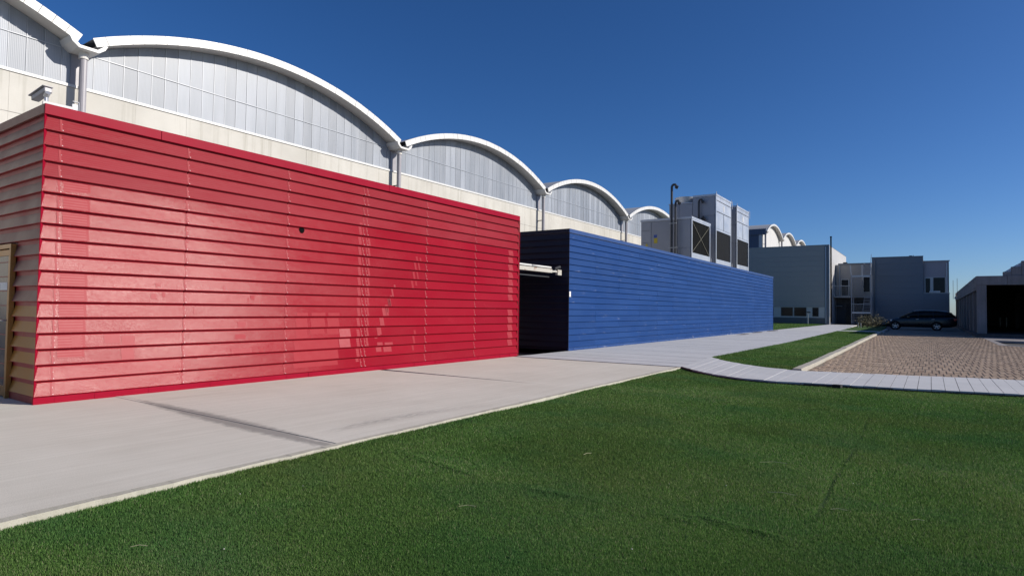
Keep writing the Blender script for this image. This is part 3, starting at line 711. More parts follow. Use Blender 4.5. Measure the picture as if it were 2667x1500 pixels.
# ================================================================== VAULTED HALL
HX, OV = -17.86, .55
def vault(name, label, y_start, span, nb, zv, rise, x_wall, x_back, zsill, zbase, with_glass, first_label):
    t = thing(name, label, 'building', (x_wall, y_start, zbase))
    half = span/2-.12; Rr = (half*half+rise*rise)/(2*rise)
    for b in range(nb):
        yc = y_start+span*(b+.5); zc = zv+rise-Rr; th = math.asin(half/Rr)
        A = lambda k, rr: (yc+rr*math.sin(k), zc+rr*math.cos(k))
        N = 36
        ks = [-th+2*th*i/N for i in range(N+1)]
        xf = x_wall+OV
        # fascia in short sheets
        for i in range(N):
            g = .0009 if with_glass else 0
            k0, k1 = ks[i]+g/2, ks[i+1]-g/2
            vs = []
            j = random.uniform(-.003,.004)
            for x in (xf-.03, xf+j):
                for k, rr in ((k0,Rr-.19),(k1,Rr-.19),(k1,Rr+.03),(k0,Rr+.03)):
                    y, z = A(k, rr); vs.append((x,y,z))
            MB().add(vs, [(3,2,1,0),(4,5,6,7),(0,1,5,4),(1,2,6,5),(2,3,7,6),(3,0,4,7)]).build('fascia_sheet', M['white_metal'], t)
        q = MB(); r_ = Rr-.16
        for i in range(N):
            y0,z0 = A(ks[i],r_); y1,z1 = A(ks[i+1],r_)
            q.add([(xf-.031,y0,z0),(xf-.031,y1,z1),(x_wall-.1,y1,z1),(x_wall-.1,y0,z0)], [(0,1,2,3)])
        q.build('soffit', M['soffit'], t, smooth=True)
        q = MB(); r_ = Rr+.012
        for i in range(N):
            y0,z0 = A(ks[i],r_); y1,z1 = A(ks[i+1],r_)
            q.add([(xf-.005,y0,z0),(xf-.005,y1,z1),(x_back,y1,z1),(x_back,y0,z0)], [(3,2,1,0)])
        q.build('roof_vault', M['corr_roof'], t, smooth=True)
        ztop = lambda y: zc+math.sqrt(max(0,(Rr-.165)**2-(y-yc)**2))
        if with_glass:
            w = span/31; y = y_start+span*b
            for i in range(31):
                a, c = y+i*w, y+(i+1)*w
                za = ztop(min(max(a,yc-half),yc+half)); zb = ztop(min(max(c,yc-half),yc+half))
                if za < zsill+.05: za = zsill+.9
                if zb < zsill+.05: zb = zsill+.9
                e = random.uniform(-.004,.004)
                MB().add([(x_wall+e,a+.012,zsill),(x_wall+e,c-.012,zsill),(x_wall+e,c-.012,zb),(x_wall+e,a+.012,za),
                          (x_wall-.04,a+.012,zsill),(x_wall-.04,c-.012,zsill),(x_wall-.04,c-.012,zb),(x_wall-.04,a+.012,za)],
                         [(0,1,2,3),(0,4,5,1),(1,5,6,2),(3,2,6,7),(4,0,3,7)]).build('glazing_sheet', M['polycarb'], t)
                if i:
                    MB().box(x_wall-.03, x_wall+.010, a-.007, a+.007, zsill, max(zsill+.1,za-.01)).build('glazing_bar', M['batten'], t)
            q = MB(); hy = [(yy_, ztop(yy_)) for yy_ in np.linspace(yc-half+.05,yc+half-.05,20)]
            y0_, y1_ = y_start+span*b+.2, y_start+span*(b+1)-.2
            MB().box(x_wall+.015, x_wall+.022, y0_, y1_, zsill+.86, zsill+.878).build('transom', M['batten'], t)
            MB().box(x_wall-.06, x_wall+.05, y_start+span*b+.012, y_start+span*(b+1)-.012, zsill-.07, zsill).build('sill', M['white_metal'], t)
            # concrete wall panels
            pw = span/8
            for i in range(8):
                a = y_start+span*b+i*pw
                for z0, z1 in ((zsill-1.02,zsill-.072),(zsill-2.4,zsill-1.03),(zbase,zsill-2.41)):
                    MB().box(x_wall-.2, x_wall+.02+random.uniform(-.002,.002), a+.0018, a+pw-.0018, z0, z1).build('wall_panel', M['wall_conc'], t)
            MB().box(x_wall-.25, x_wall-.201, y_start+span*b, y_start+span*(b+1), zbase, zsill).build('wall_core', M['dark_conc'], t)
        else:
            q = MB(); pts = [(y_start+span*b,zbase)]+[(y_start+span*(b+1),zbase)]+[(yy_, ztop(yy_)) for yy_ in np.linspace(yc+half-.02,yc-half+.02,24)]
            n = len(pts); q.add([(x_wall,y,z) for y,z in pts]+[(x_wall-.2,y,z) for y,z in pts], [tuple(range(n)), tuple(range(2*n-1,n-1,-1))]+[(i,n+i,n+(i+1)%n,(i+1)%n) for i in range(n)])
            q.build('gable_wall', M['white_wall'], t)
    # gutters and downpipes at the valleys
    for b in range(nb+1):
        y = y_start+span*b; xf = x_wall+OV
        q = MB(); zg = zv-.17
        pr = [(-.42,.06),(-.36,-.06),(-.22,-.17),(.22,-.17),(.36,-.06),(.42,.06),(.36,.06),(.19,-.10),(-.19,-.10),(-.36,.06)]
        n = len(pr)
        for i in range(n):
            a, c = pr[i], pr[(i+1)%n]
            q.add([(x,y+p[0],zg+p[1]) for x in (x_wall-.05, xf+.10) for p in (a,c)], [(0,1,3,2)])
        for x in (xf+.10,): q.add([(x,y+p[0],zg+p[1]) for p in pr], [(0,1,8,9),(1,2,7,8),(2,3,6,7),(3,4,5,6)][:3]+[(3,4,5,6)])
        q.build('gutter', M['soffit'] if not with_glass else M['white_metal'], t)
        pr_ = .085 if with_glass else .12
        dp = MB().tube((x_wall+.34,y,zbase),(x_wall+.34,y,zg-.30),pr_,14).build('downpipe', M['pipe'], t, smooth=False)
        MB().tube((x_wall+.34,y,zg-.34),(x_wall+.34,y,zg-.168),pr_*1.25,14).build('collar', M['soffit'], dp)
        for zz in (zg-1.6, zg-3.4): MB().box(x_wall+.02,x_wall+.34,y-.02,y+.02,zz,zz+.04).build('pipe_clamp', M['dark_metal'], dp)
        if with_glass: MB().box(x_wall-.05, x_wall+.03, y-.16, y+.16, zsill-.07, zv-.1).build('pier', M['pipe'], t)
    return t
vault('vaulted_hall', 'long industrial hall with white barrel vaults and translucent gable glazing', 6.30-11.05, 11.05, 5, 7.86, 1.28, HX, -60, 6.74, 0, True, '')
far = vault('vaulted_hall', 'taller far vaulted hall with plain white gables behind the grey block', 83.1, 10.5, 3, 11.75, 1.35, -17.85, -70, 8, 0, False, '')
q = MB(); q.box(-70, -17.9, 82.75, 82.95, 0, 11.75); q.build('end_wall', M['corr_blue'], far)
MB().box(-70, -17.35, 82.6, 82.98, 11.2, 11.95).build('eaves_trim', M['corr_blue'], far)
MB().box(-18.25, -17.8, 82.70, 82.745, 0, 11.2).build('white_corner', M['white_wall'], far)

# ================================================================== COOLING UNITS on the blue roof
ZR = TOPZ-.11
def cooler(label, y0, y1, ztop, gz0, gz1, cross, mt_grille, deck=0):
    t = thing('cooling_unit', label, 'cooling unit', (-11.4,(y0+y1)/2,ZR), 'cooling units on the blue roof')
    x1, x0 = -10.0, -12.75
    # frame and side panels
    MB().box(x0 if not deck else -11.335, x1-.12, y0+.02, y1-.02, ZR+.25, ztop-.12).build('casing', M['galv_dark'], t)
    if deck: MB().box(x0, -11.34, y0+.02, y1-.02, ZR+.25, deck-.06).build('casing', M['galv_dark'], t)
    for xx in (x0+.1, x1-.2):
        for yy_ in (y0+.1, y1-.2): MB().box(xx, xx+.1, yy_, yy_+.1, ZR, ZR+.25).build('foot', M['dark_metal'], t)
    xd = x0-.03
    if deck:
        xd = -11.34; MB().box(x0-.03, xd-.004, y0-.03, y1+.03, deck-.06, deck).build('fan_deck', M['galv'], t, bevel=.01)
    MB().box(xd, x1+.02, y0-.03, y1+.03, ztop-.12, ztop).build('top_rim', M['galv'], t, bevel=.01)
    # end face towards the lawn: frame, grille, upper panels
    for a, b in ((y0,y0+.09),(y1-.09,y1)): MB().box(x1-.05, x1, a, b, ZR+.2, ztop-.12).build('frame_post', M['galv'], t, bevel=.005)
    MB().box(x1-.05, x1-.004, y0+.09, y1-.09, ZR+.2, gz0).build('base_panel', M['galv'], t)
    MB().box(x1-.09, x1-.055, y0+.09, y1-.09, gz0, gz1).build('grille', mt_grille, t)
    if mt_grille is M['grille']:
        for i in range(14):
            yy_ = y0+.12+(y1-y0-.24)*(i+.5)/14; MB().box(x1-.05, x1-.03, yy_-.01, yy_+.01, gz0, gz1).build('grille_bar', M['dark_metal'], t)
    MB().box(x1-.05, x1+.004, y0+.09, y1-.09, gz1, gz1+.12).build('rail', M['galv'], t)
    if cross:
        MB().bar((x1-.02,y0+.10,gz0+.02),(x1-.02,y1-.10,gz1-.02),.015,.022).build('brace', M['brace'], t)
        MB().bar((x1-.03,y0+.10,gz1-.02),(x1-.03,y1-.10,gz0+.02),.015,.022).build('brace', M['brace'], t)
    else:
        zm = gz1+.12; H = ztop-.12-zm; ym = (y0+y1)/2
        for a, b in ((y0+.1,ym-.05),(ym+.05,y1-.1)): MB().box(x1-.05, x1-.010, a, b, zm+.02, zm+H*.52).build('panel', M['galv'], t, bevel=.006)
        MB().box(x1-.05, x1-.006, y0+.1, y1-.1, zm+H*.54, zm+H*.86).build('panel', M['galv'], t, bevel=.006)
        MB().box(x1-.05, x1-.002, y0+.1, y1-.1, zm+H*.88, ztop-.122).build('panel', M['galv'], t, bevel=.006)
        MB().box(x1-.004, x1+.008, ym-.07, ym+.03, zm+H*.60, zm+H*.78).build('nameplate', M['paper'], t)
        MB().box(x1-.052, x1-.03, ym-.045, ym+.045, zm, zm+H*.53).build('mullion', M['dark_metal'], t)
        for yy_ in (y0, y1): MB().tube((x1+.01,yy_,ztop),(x1+.01,yy_,ztop+.12),.02,6).build('lifting_eye', M['galv'], t)
        MB().path([(x1+.06,y1+.02,ztop+.02),(x1+.06,y1+.02,ztop-.45)],.018,6).build('handle', M['galv'], t)
    # side facing the camera: panel seams as separate sheets
    xs = [x0+.02, x0+.60, -11.345 if deck else x0+1.4, x1-.06] if not cross else [x0+.02, x0+.58, x1-.75, x1-.06]
    zs = [ZR+.25, ZR+.25+(ztop-ZR)*.40, ZR+.25+(ztop-ZR)*.66, ztop-.13]
    for i in range(3):
        zz = zs if (cross and i == 0) or not cross else [zs[0], zs[3]] if i == 1 else [zs[0], ZR+.9, zs[3]]
        for a, b in zip(zz[:-1], zz[1:]):
            if deck and i < 2 and b > deck: b = deck-.07
            MB().box(xs[i]+.012, xs[i+1]-.012, y0-.012+random.uniform(-.003,.003), y0+.019, a+.012, b-.012).build('side_panel', M['galv_dark'], t, bevel=.005)
    return t
cA = cooler('low grey cooling unit with cross braced black mesh front and warning stickers', 30.65, 33.80, 6.07, 4.23, 5.88, True, M['mesh'])
cB = cooler('tall grey cooling unit between the low unit and the far unit', 34.90, 38.06, 7.93, 4.21, 5.84, False, M['grille'], 7.56)
cC = cooler('tall grey cooling unit at the far end of the row', 39.40, 42.42, 7.92, 4.21, 5.81, False, M['grille'])
# stickers
def side_pt(x, y, yp): 
    return onY(1650+x*500/2415, 460+y*500/2415, yp)
ysd = 30.632
a, b = side_pt(255,735,ysd), side_pt(295,770,ysd); MB().box(a.x,b.x,ysd-.003,ysd,b.z,a.z).build('blue_sticker', M['blue_sticker'], cA)
a, b = side_pt(257,775,ysd), side_pt(300,838,ysd); MB().box(a.x,b.x,ysd-.003,ysd,b.z,a.z).build('yellow_sticker', M['yellow'], cA)
a, b = side_pt(148,840,ysd), side_pt(185,875,ysd); MB().add([(a.x,ysd-.003,b.z),(b.x,ysd-.003,b.z),((a.x+b.x)/2,ysd-.003,a.z)], [(0,1,2)]).build('warning_triangle', M['yellow'], cA)
# fan ring
q = MB(); n = 32; fc = (-11.98, 35.62)
q.tube((*fc,7.56),(*fc,7.95),.58,n,.66,cap=False); q.tube((*fc,7.95),(*fc,7.56),.62,n,.54,cap=False); q.build('fan_ring', M['galv'], cB, smooth=True)
MB().tube((*fc,7.85),(*fc,7.87),.60,n).build('fan_guard', M['dark_metal'], cB)
# pipework in front of the units
pt = thing('riser_pipes', 'tall dark riser pipes with hooked tops beside the low cooling unit', 'pipes', (-10.9, 30.3, ZR))
def hook(x, y, z0, z1, r, dx, parent, drop=.0, name='pipe'):
    p = [(x,y,z0),(x,y,z1-.10)]+[(x+.12*(1-math.cos(k)),y,z1-.10+.12*math.sin(k)) for k in (R(30),R(60),R(90))]+[(x+dx,y,z1+.0),(x+dx,y+.02,z1-.16)]
    q = MB().path(p, r, 10); q.tube((x+dx,y-.02,z1-.10),(x+dx+.10,y+.02,z1-.16),r*1.5,10); return q.build(name, M['dark_metal'], parent)
hook(-10.94,30.30,ZR,7.70,.062,.22,pt); hook(-10.74,30.30,ZR,6.86,.055,.16,pt)
MB().box(-11.10,-10.62,30.22,30.26,4.45,4.49).build('pipe_clamp', M['steel'], pt); MB().box(-11.06,-10.66,30.22,30.26,5.7,5.74).build('pipe_clamp', M['steel'], pt)
pt2 = thing('riser_pipes', 'short dark pipes with elbows on the side of the middle cooling unit', 'pipes', (-10.9, 34.7, ZR))
hook(-10.92,34.68,5.0,7.62,.055,.18,pt2); hook(-10.75,34.70,5.0,6.62,.05,.10,pt2)
for yy_, lb in ((34.35,'thin dark drain pipes between the low and middle cooling units'),(38.7,'thin dark drain pipes between the two tall cooling units')):
    t = thing('drain_pipes', lb, 'pipes', (-10.2, yy_, ZR))
    for dx, h in ((0,.75),(.12,.6)): MB().tube((-10.25+dx,yy_,ZR),(-10.25+dx,yy_,ZR+h),.03,8).build('pipe', M['galv_dark'], t)

# ================================================================== FAR BUILDINGS
k8z = 717/2576
def Q8(x, y, yp): return onY(1950+x*k8z, 560+y*k8z, yp)
GY = 74.0
grey = thing('grey_building', 'plain grey clad block with a ribbon of windows low down', 'building', (-13, GY, 0))
GX1 = -9.06; GZ = 8.66
MB().box(-19, GX1-.02, GY+.12, 90, 0, GZ-.04).build('core', M['dark_conc'], grey)
nz = 12; zz = np.linspace(1.92, GZ-.06, nz+1)
for i in range(nz): MB().box(-19, GX1-.45, GY+random.uniform(0,.004), GY+.12, zz[i]+.004, zz[i+1]-.004).build('cladding_board', M['grey_clad'], grey)
MB().box(GX1-.44, GX1, GY-.01, GY+.12, .0, GZ-.06).build('corner_column', M['slate'], grey)
MB().box(-19, GX1+.03, GY-.04, GY+.14, GZ-.06, GZ+.02).build('roof_edge', M['steel'], grey)
MB().box(GX1-.02, GX1+.02, GY+.14, 90, 0, 8.55).build('side_wall', M['corr_pale'], grey)
MB().box(-17, GX1-.45, GY+.0, GY+.12, 0.02, .68).build('plinth', M['plinth'], grey)
MB().box(-17, GX1-.45, GY+.03, GY+.12, .68, 1.90).build('window_wall', M['window_frame'], grey)
for a, b in ((-15.6,-14.75),(-13.93,-12.72),(-12.57,-11.34),(-10.71,-10.13)):
    w = MB().box(a-.05,b+.05,GY+.012,GY+.03,.80,1.83).build('window', M['steel'], grey)
    MB().box(a,b,GY+.004,GY+.012,.84,1.79).build('pane', M['glass'], w)
MB().box(-17, GX1-.45, GY-.05, GY+.0, 1.86, 1.92).build('drip_rail', M['steel'], grey)
MB().tube((-9.38,GY-.06,.1),(-9.38,GY-.06,8.45),.05,8).build('downpipe', M['galv'], grey)
MB().tube((GX1+.02,GY-.06,.8),(GX1+.02,GY-.06,8.5),.05,8).build('downpipe', M['galv'], grey)
fl = thing('flue_pipe', 'thin black flue rising above the corner of the grey block', 'flue', (-8.93, 75, 0))
MB().tube((-8.95,74.6,0.2),(-8.95,74.6,9.5),.075,10).build('pipe', M['black'], fl); MB().tube((-8.95,74.6,9.5),(-8.95,74.6,9.62),.10,10).build('cap', M['black'], fl)

TY = 79.0
sb = thing('stair_building', 'recessed grey two storey block with balcony behind the metal stairs', 'building', (-7, TY, 0))
MB().box(-9.0,-5.42,TY+.05,92,0,6.78).build('wall', M['grey_clad'], sb); 
MB().box(-8.75,-5.42,TY-.02,TY+.3,6.78,6.93).build('roof_edge', M['slate'], sb)
MB().box(-8.95,-5.42,TY-.005,TY+.05,.02,3.0).build('ground_floor_wall', M['dark_conc'], sb)
for a, b, z0, z1 in ((-8.40,-7.72,3.2,5.05),(-6.2,-5.6,3.6,5.3),(-7.95,-7.3,.05,2.3),(-6.9,-5.7,1.5,2.6)):
    w = MB().box(a-.07,b+.07,TY-.03,TY-.006 if z0 < 3 else TY+.05,z0,z1+.07).build('door', M['window_frame'] if z0 > 3 else M['dark_metal'], sb)
    MB().box(a,b,TY-.04,TY-.031,z0+.05,z1).build('pane', M['glass'], w)
dk = MB().box(-9.0,-7.35,TY-1.9,TY-.03,2.98,3.12).build('balcony_deck', M['steel'], sb)
MB().bar((-9.0,TY-1.88,4.28),(-7.35,TY-1.88,4.28),.05,.05).build('handrail', M['galv'], dk)
for i in range(14): MB().box(-8.98+i*.125,-8.96+i*.125,TY-1.89,TY-1.87,3.12,4.26).build('baluster', M['steel'], dk)
MB().tube((-8.62,TY-.06,3.2),(-8.62,TY-.06,6.7),.04,8).build('downpipe', M['galv'], sb)
MB().box(-8.3,-7.9,TY+.5,TY+1.2,6.93,7.10).build('roof_cowl', M['dark_metal'], sb)
MB().box(-8.95,-8.3,TY-.8,TY-.03,2.0,2.06).build('door_canopy', M['steel'], sb)
st = thing('metal_staircase', 'grey steel outdoor staircase with zigzag flights in an open frame', 'staircase', (-6.4, TY-1.5, 0))
SY0, SY1 = TY-2.6, TY-.6
sfx = lambda x: x*(SY0/TY)
X0, X1, XM = -7.15, -5.30, -6.15
for x in (X0, X1):
    MB().box(x-.05,x+.05,SY0-.05,SY0+.05,0,5.45).build('post', M['galv_dark'], st)
    MB().box(x-.05,x+.05,SY1-.05,SY1+.05,0,5.45).build('post', M['galv_dark'], st)
for z in (1.30, 5.30): MB().box(X0+.05,X1-.05,SY0-.04,SY0+.04,z-.08,z+.08).build('cross_beam', M['galv'], st)
MB().box(X0+.05,X1-.05,SY1-.04,SY1+.04,3.0,3.14).build('cross_beam', M['galv_dark'], st)
def flight(xa, xb, y0, y1, z0, z1, n):
    for i in range(n):
        f = (i+.5)/n; y = y0+(y1-y0)*f; z = z0+(z1-z0)*f
        MB().box(xa,xb,y-.14,y+.14,z-.025,z+.025).build('tread', M['galv_dark'], st)
    for x in (xa-.02, xb+.02): MB().bar((x,y0,z0),(x,y1,z1),.04,.16).build('stringer', M['steel'], st)
    MB().bar((xb+.02,y0,z0+1.0),(xb+.02,y1,z1+1.0),.04,.05).build('handrail', M['galv'], st)
flight(X0+.1, XM-.05, SY0+.1, SY1-.1, .1, 1.3, 7)
flight(XM+.08, X1-.1, SY0+.1, SY1-.1, 1.35, 3.05, 9)
flight(X0+.1, XM-.05, SY1-.1, SY0+.1, 3.1, 5.25, 11)
flight(XM+.08, X1-.1, SY0+.2, SY1-.1, 5.35, 6.8, 8)
MB().box(X0+.06,X1-.06,SY1-.4,SY1+.4,3.02,3.08).build('landing', M['steel'], st)
MB().bar((X0,SY0,2.25),(X1,SY0,2.25),.03,.04).build('handrail', M['galv'], st)
for i in range(9): MB().box(X0+.14+i*.10,X0+.155+i*.10,SY0-.01,SY0+.01,1.38,2.23).build('baluster', M['steel'], st)
for x in (X0-.02, XM, X1): MB().bar((x,SY0,5.35),(x-.12 if x < -7 else x,SY0,6.55),.06,.06).build('guard_post', M['galv'], st)

tw = thing('slate_building', 'tall blue grey windowless block beside a lower wing with windows', 'building', (-3, TY, 0))
TX0, TX1, TZ = -5.39, -.62, 7.50
MB().box(TX0+.02,TX1-.02,TY+.12,95,0,TZ-.05).build('core', M['dark_conc'], tw)
zz = np.linspace(0.05, TZ-.06, 12)
for i in range(11): MB().box(TX0+.34,TX1,TY+random.uniform(0,.004),TY+.12,zz[i]+.004,zz[i+1]-.004).build('cladding_board', M['slate'], tw)
MB().box(TX0,TX0+.335,TY-.01,TY+.12,0,TZ-.06).build('corner_strip', M['slate'], tw)
MB().box(TX0-.02,TX1+.02,TY-.04,TY+.14,TZ-.06,TZ+.03).build('roof_edge', M['slate'], tw)
MB().tube((TX0+.30,TY-.06,.1),(TX0+.30,TY-.06,7.2),.045,8).build('downpipe', M['slate'], tw)
MB().box(-1.9,-1.6,TY+.3,TY+.6,TZ+.02,TZ+.12).tube((-1.5,TY+.4,TZ),(-1.5,TY+.4,TZ+.16),.03,6).build('roof_vent', M['dark_metal'], tw)
MB().box(TX1+.004,1.62,TY+.35,95,0,6.9).build('wing_wall', M['lilac_clad'], tw)
MB().box(TX1+.004,1.66,TY+.0,TY+.349,0,3.44).build('wing_base', M['slate'], tw)
MB().box(TX1+.004,1.72,TY+.26,TY+.5,6.9,7.0).build('wing_roof_edge', M['steel'], tw)
MB().box(TX1+.006,1.70,TY-.03,TY+.36,3.441,3.53).build('sill', M['steel'], tw)
wf = MB().box(-.52,1.36,TY+.30,TY+.349,3.53,5.22).build('window', M['window_frame'], tw)
MB().box(-.42,-.02,TY+.27,TY+.299,3.56,5.10).build('pane', M['glass'], wf); MB().box(.27,1.28,TY+.27,TY+.299,3.56,5.17).build('pane', M['glass'], wf)
MB().tube((1.45,TY+.28,3.55),(1.45,TY+.28,6.7),.05,8).build('downpipe', M['galv'], tw)
MB().box(1.56,1.64,TY+.30,TY+.349,3.53,6.9).build('corner_trim', M['slate'], tw)
au = MB().box(-.09,.86,TY-.02,TY+.22,3.535,3.74).build('roof_unit', M['white_metal'], None, bevel=.06); tag(au, 'white rounded box lying on the window ledge of the lower wing', 'box')
for x, h in ((2.0,4.9),(2.35,5.1)):
    a = MB().tube((x,80,2.9),(x,80,h),.018,6).build('roof_rod', M['dark_metal']); tag(a, 'thin dark rod standing behind the garage roof '+('near the lower wing' if x < 2.2 else 'farther from the lower wing'), 'rod', 'roof rods')

# --- garage
_t = NT('translucent skylight sheet'); _t.set(_t.mix(_t.rng(_t.noise(_t.pos(), 6), .3, .7, 0, 1), (.80,.80,.80), (.88,.88,.88)), .5)
_tr = _t.n('ShaderNodeBsdfTranslucent'); _tr.inputs['Color'].default_value = (.92,.92,.92,1); _mx = _t.n('ShaderNodeMixShader'); _mx.inputs[0].default_value = .85
_t.l(_t.p.outputs[0], _mx.inputs[1]); _t.l(_tr.outputs[0], _mx.inputs[2]); _t.l(_mx.outputs[0], _t.out.inputs['Surface']); M['skylight'] = _t.m
gar = thing('open_garage', 'weathered concrete garage with dark open bays and overgrown roof edge', 'garage', (2.3, 45.4, 0))
GX, GYF, GT = 2.28, 45.4, 3.55
def gbox(x0,x1,y0,y1,z0,z1,name,mt='old_conc',bev=.015): return MB().box(x0,x1,y0,y1,z0,z1).build(name, M[mt], gar, bevel=bev)
gbox(GX, GX+.45, GYF, GYF+.5, .15, 3.02, 'column')
gbox(GX-.02, 3.68, GYF-.03, GYF+.35, 3.02, GT, 'front_beam'); gbox(3.69, 14, GYF-.025, GYF+.35, 3.02, GT+.01, 'front_beam')
gbox(GX-.04, GX+.3, GYF+.36, 82, 2.72, GT, 'side_beam')
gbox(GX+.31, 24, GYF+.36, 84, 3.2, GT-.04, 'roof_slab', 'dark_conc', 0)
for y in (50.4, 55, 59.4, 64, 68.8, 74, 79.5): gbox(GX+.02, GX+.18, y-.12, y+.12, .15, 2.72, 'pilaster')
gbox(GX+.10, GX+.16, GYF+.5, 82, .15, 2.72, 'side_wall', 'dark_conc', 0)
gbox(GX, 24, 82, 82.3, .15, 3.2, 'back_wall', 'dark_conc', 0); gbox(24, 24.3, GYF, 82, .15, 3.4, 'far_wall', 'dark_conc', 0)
for x in (9.0,15.0): gbox(x, x+.4, GYF, GYF+.45, .15, 3.02, 'column')
for y in (56,68):
    for x in (6.0, 12.0): gbox(x, x+.35, y, y+.35, .15, 3.2, 'inner_column', 'dark_conc')
# stepped roof parapets with white sloping caps
for x0, x1, z0, z1 in ((3.51,3.87,GT+.012,3.78),(3.88,4.34,GT+.012,4.07),(4.35,6.5,GT+.012,4.40)):
    gbox(x0,x1,GYF+.05,GYF+.45,z0,z1,'roof_step')
for x0, x1, z0, z1 in ((3.56,3.88,3.785,3.99),(3.95,4.34,4.075,4.31)):
    MB().add([(x0,GYF+.12,z0),(x1-.015,GYF+.12,z0),(x1-.015,GYF+.12,z1),(x0,GYF+.128,z0),(x1-.015,GYF+.128,z0),(x1-.015,GYF+.128,z1)], [(0,1,2),(5,4,3),(0,3,4,1),(0,2,5,3),(1,4,5,2)]).build('skylight', M['skylight'], gar)
# dead weeds along the roof edge
q = MB()
for i in range(260):
    y = GYF+.3+random.random()**1.5*30; x = GX-.05+random.uniform(-.02,.06); z = random.choice([GT, GT-.2, 2.9])-random.uniform(0,.15); d = random.uniform(.06,.2)
    q.add([(x,y,z),(x+.01,y+.04,z),(x-random.uniform(0,.12),y+random.uniform(-.1,.1),z+random.uniform(-.15,.25)*1.0)], [(0,1,2)])
w = q.build('weeds', simple('dry weeds', (.07,.07,.04), .8, var=.3), gar); w['kind'] = 'stuff'
gr_l = MB().tube((GX-.05,78.8,3.0),(GX-.05,79.1,3.0),.16,14).build('round_lamp', M['white_metal'], gar)
for i, x in enumerate((4.1,5.3,5.75,6.4,7.6)):
    o = MB().tube((x,72,.15),(x,72,1.0),.05,8).tube((x,72,1.0),(x,72,1.05),.06,8).build('white_post', M['white_metal']); tag(o, 'short white post inside the dark garage', 'post', 'white posts in the garage')

# --- bollard lamp
bl_ = thing('bollard_lamp', 'grey bollard lamp with dark flat head before the ribbon windows', 'lamp', (-11.0, 72.9, 0))
MB().box(-11.06,-10.96,72.85,72.95,0,1.22).build('post', M['galv'], bl_, bevel=.01); MB().box(-11.12,-10.74,72.80,73.0,1.22,1.34).build('head', M['dark_metal'], bl_, bevel=.01)

# --- shrub
sh = thing('shrub', 'scruffy olive brown shrub beside the parked black car', 'shrub', (-4.3, 62.5, 0))
bp = NT('shrub leaf'); att = bp.n('ShaderNodeAttribute'); att.attribute_name = 'tint'
bp.set(bp.ramp(att.outputs['Fac'], [(0,(.025,.032,.010)),(.5,(.06,.06,.018)),(1,(.14,.11,.04))]), .7)
q = MB(); stm = MB(); tn = []
for k in range(34):
    a = random.uniform(0,6.28); rr = random.uniform(.1,1.0); base = Vector((-4.35+math.cos(a)*rr*.9, 62.4+math.sin(a)*rr*.9, 0))
    tip = base+Vector((math.cos(a)*random.uniform(.1,.55), math.sin(a)*random.uniform(.1,.5), random.uniform(.6,1.25)*(1.1-rr*.35)))
    stm.tube(base, tip, .014, 5, .004)
    for j in range(62):
        f = random.uniform(.15,1.05); p = base.lerp(tip, f)+Vector((random.gauss(0,.09),random.gauss(0,.09),random.gauss(0,.07)))
        d = Vector((random.gauss(0,1),random.gauss(0,1),random.gauss(.3,.8))).normalized(); s_ = d.orthogonal().normalized()*random.uniform(.015,.032); L = random.uniform(.07,.15)
        q.add([p-s_*.4, p+d*L*.5-s_, p+d*L, p+d*L*.5+s_], [(0,1,2,3)]); tn.append(min(1,max(0,random.gauss(.45,.25))))
lv = q.build('foliage', bp.m, sh); lv['kind'] = 'stuff'
at = lv.data.attributes.new('tint','FLOAT','FACE'); at.data.foreach_set('value', tn)
s_ = stm.build('stems', M['soil'], sh); s_['kind'] = 'stuff'
for x in (-5.25,-5.05): o = MB().tube((x,61.5,0),(x,61.5,.34),.03,8).tube((x,61.5,.34),(x,61.5,.38),.04,8).build('marker_post', M['white_metal']); tag(o, 'tiny white marker post at the foot of the shrub', 'post', 'marker posts by the shrub')

# ================================================================== CAR (front to the left)
car = thing('parked_car', 'black estate car parked in the shade before the slate block', 'car', (-.65, 60, -.04))
CX0, CL, CY, CZ = -3.14, 4.92, 60.0, -.04; HW = .90
def cx(s): return CX0+s
def loft(rings, closed=True):
    q = MB(); n = len(rings[0]); 
    for r in rings: q.v += [tuple(p) for p in r]
    for i in range(len(rings)-1):
        for j in range(n if closed else n-1):
            q.f.append((i*n+j, i*n+(j+1)%n, (i+1)*n+(j+1)%n, (i+1)*n+j)); q.mi.append(0)
    q.f.append(tuple(range(n-1,-1,-1))); q.mi.append(0); q.f.append(tuple(range((len(rings)-1)*n, len(rings)*n))); q.mi.append(0)
    return q
ST = [(.0,.42,.60,.66,.55),(.10,.30,.72,.78,.78),(.45,.22,.82,.86,.88),(1.0,.20,.92,.96,.90),(1.45,.20,.97,1.03,.91),(2.4,.20,1.0,1.05,.915),(3.6,.20,1.02,1.07,.91),(4.4,.22,1.03,1.10,.89),(4.75,.30,1.0,1.09,.84),(4.90,.42,.92,1.02,.74)]
rings = []
for s, zb, zs, zt, w in ST:
    half = [(w*.88,zb),(w*.99,zb+.14),(w,(zb+zs)/2),(w*.98,zs),(w*.84,zt)]
    rings.append([(cx(s),CY-y,CZ+z) for y,z in half]+[(cx(s),CY+y,CZ+z) for y,z in half[::-1]])
q = loft(rings); body = q.build('body', M['car'], car, smooth=True)
ss = body.modifiers.new('s','SUBSURF'); ss.levels = 1; ss.render_levels = 2
GH = [(1.05,.98,.99,.74,.70),(1.45,1.0,1.24,.79,.66),(1.95,1.02,1.47,.80,.62),(2.6,1.04,1.545,.80,.61),(3.5,1.05,1.54,.79,.60),(4.2,1.06,1.47,.76,.57),(4.55,1.07,1.36,.73,.55),(4.82,1.05,1.08,.70,.62)]
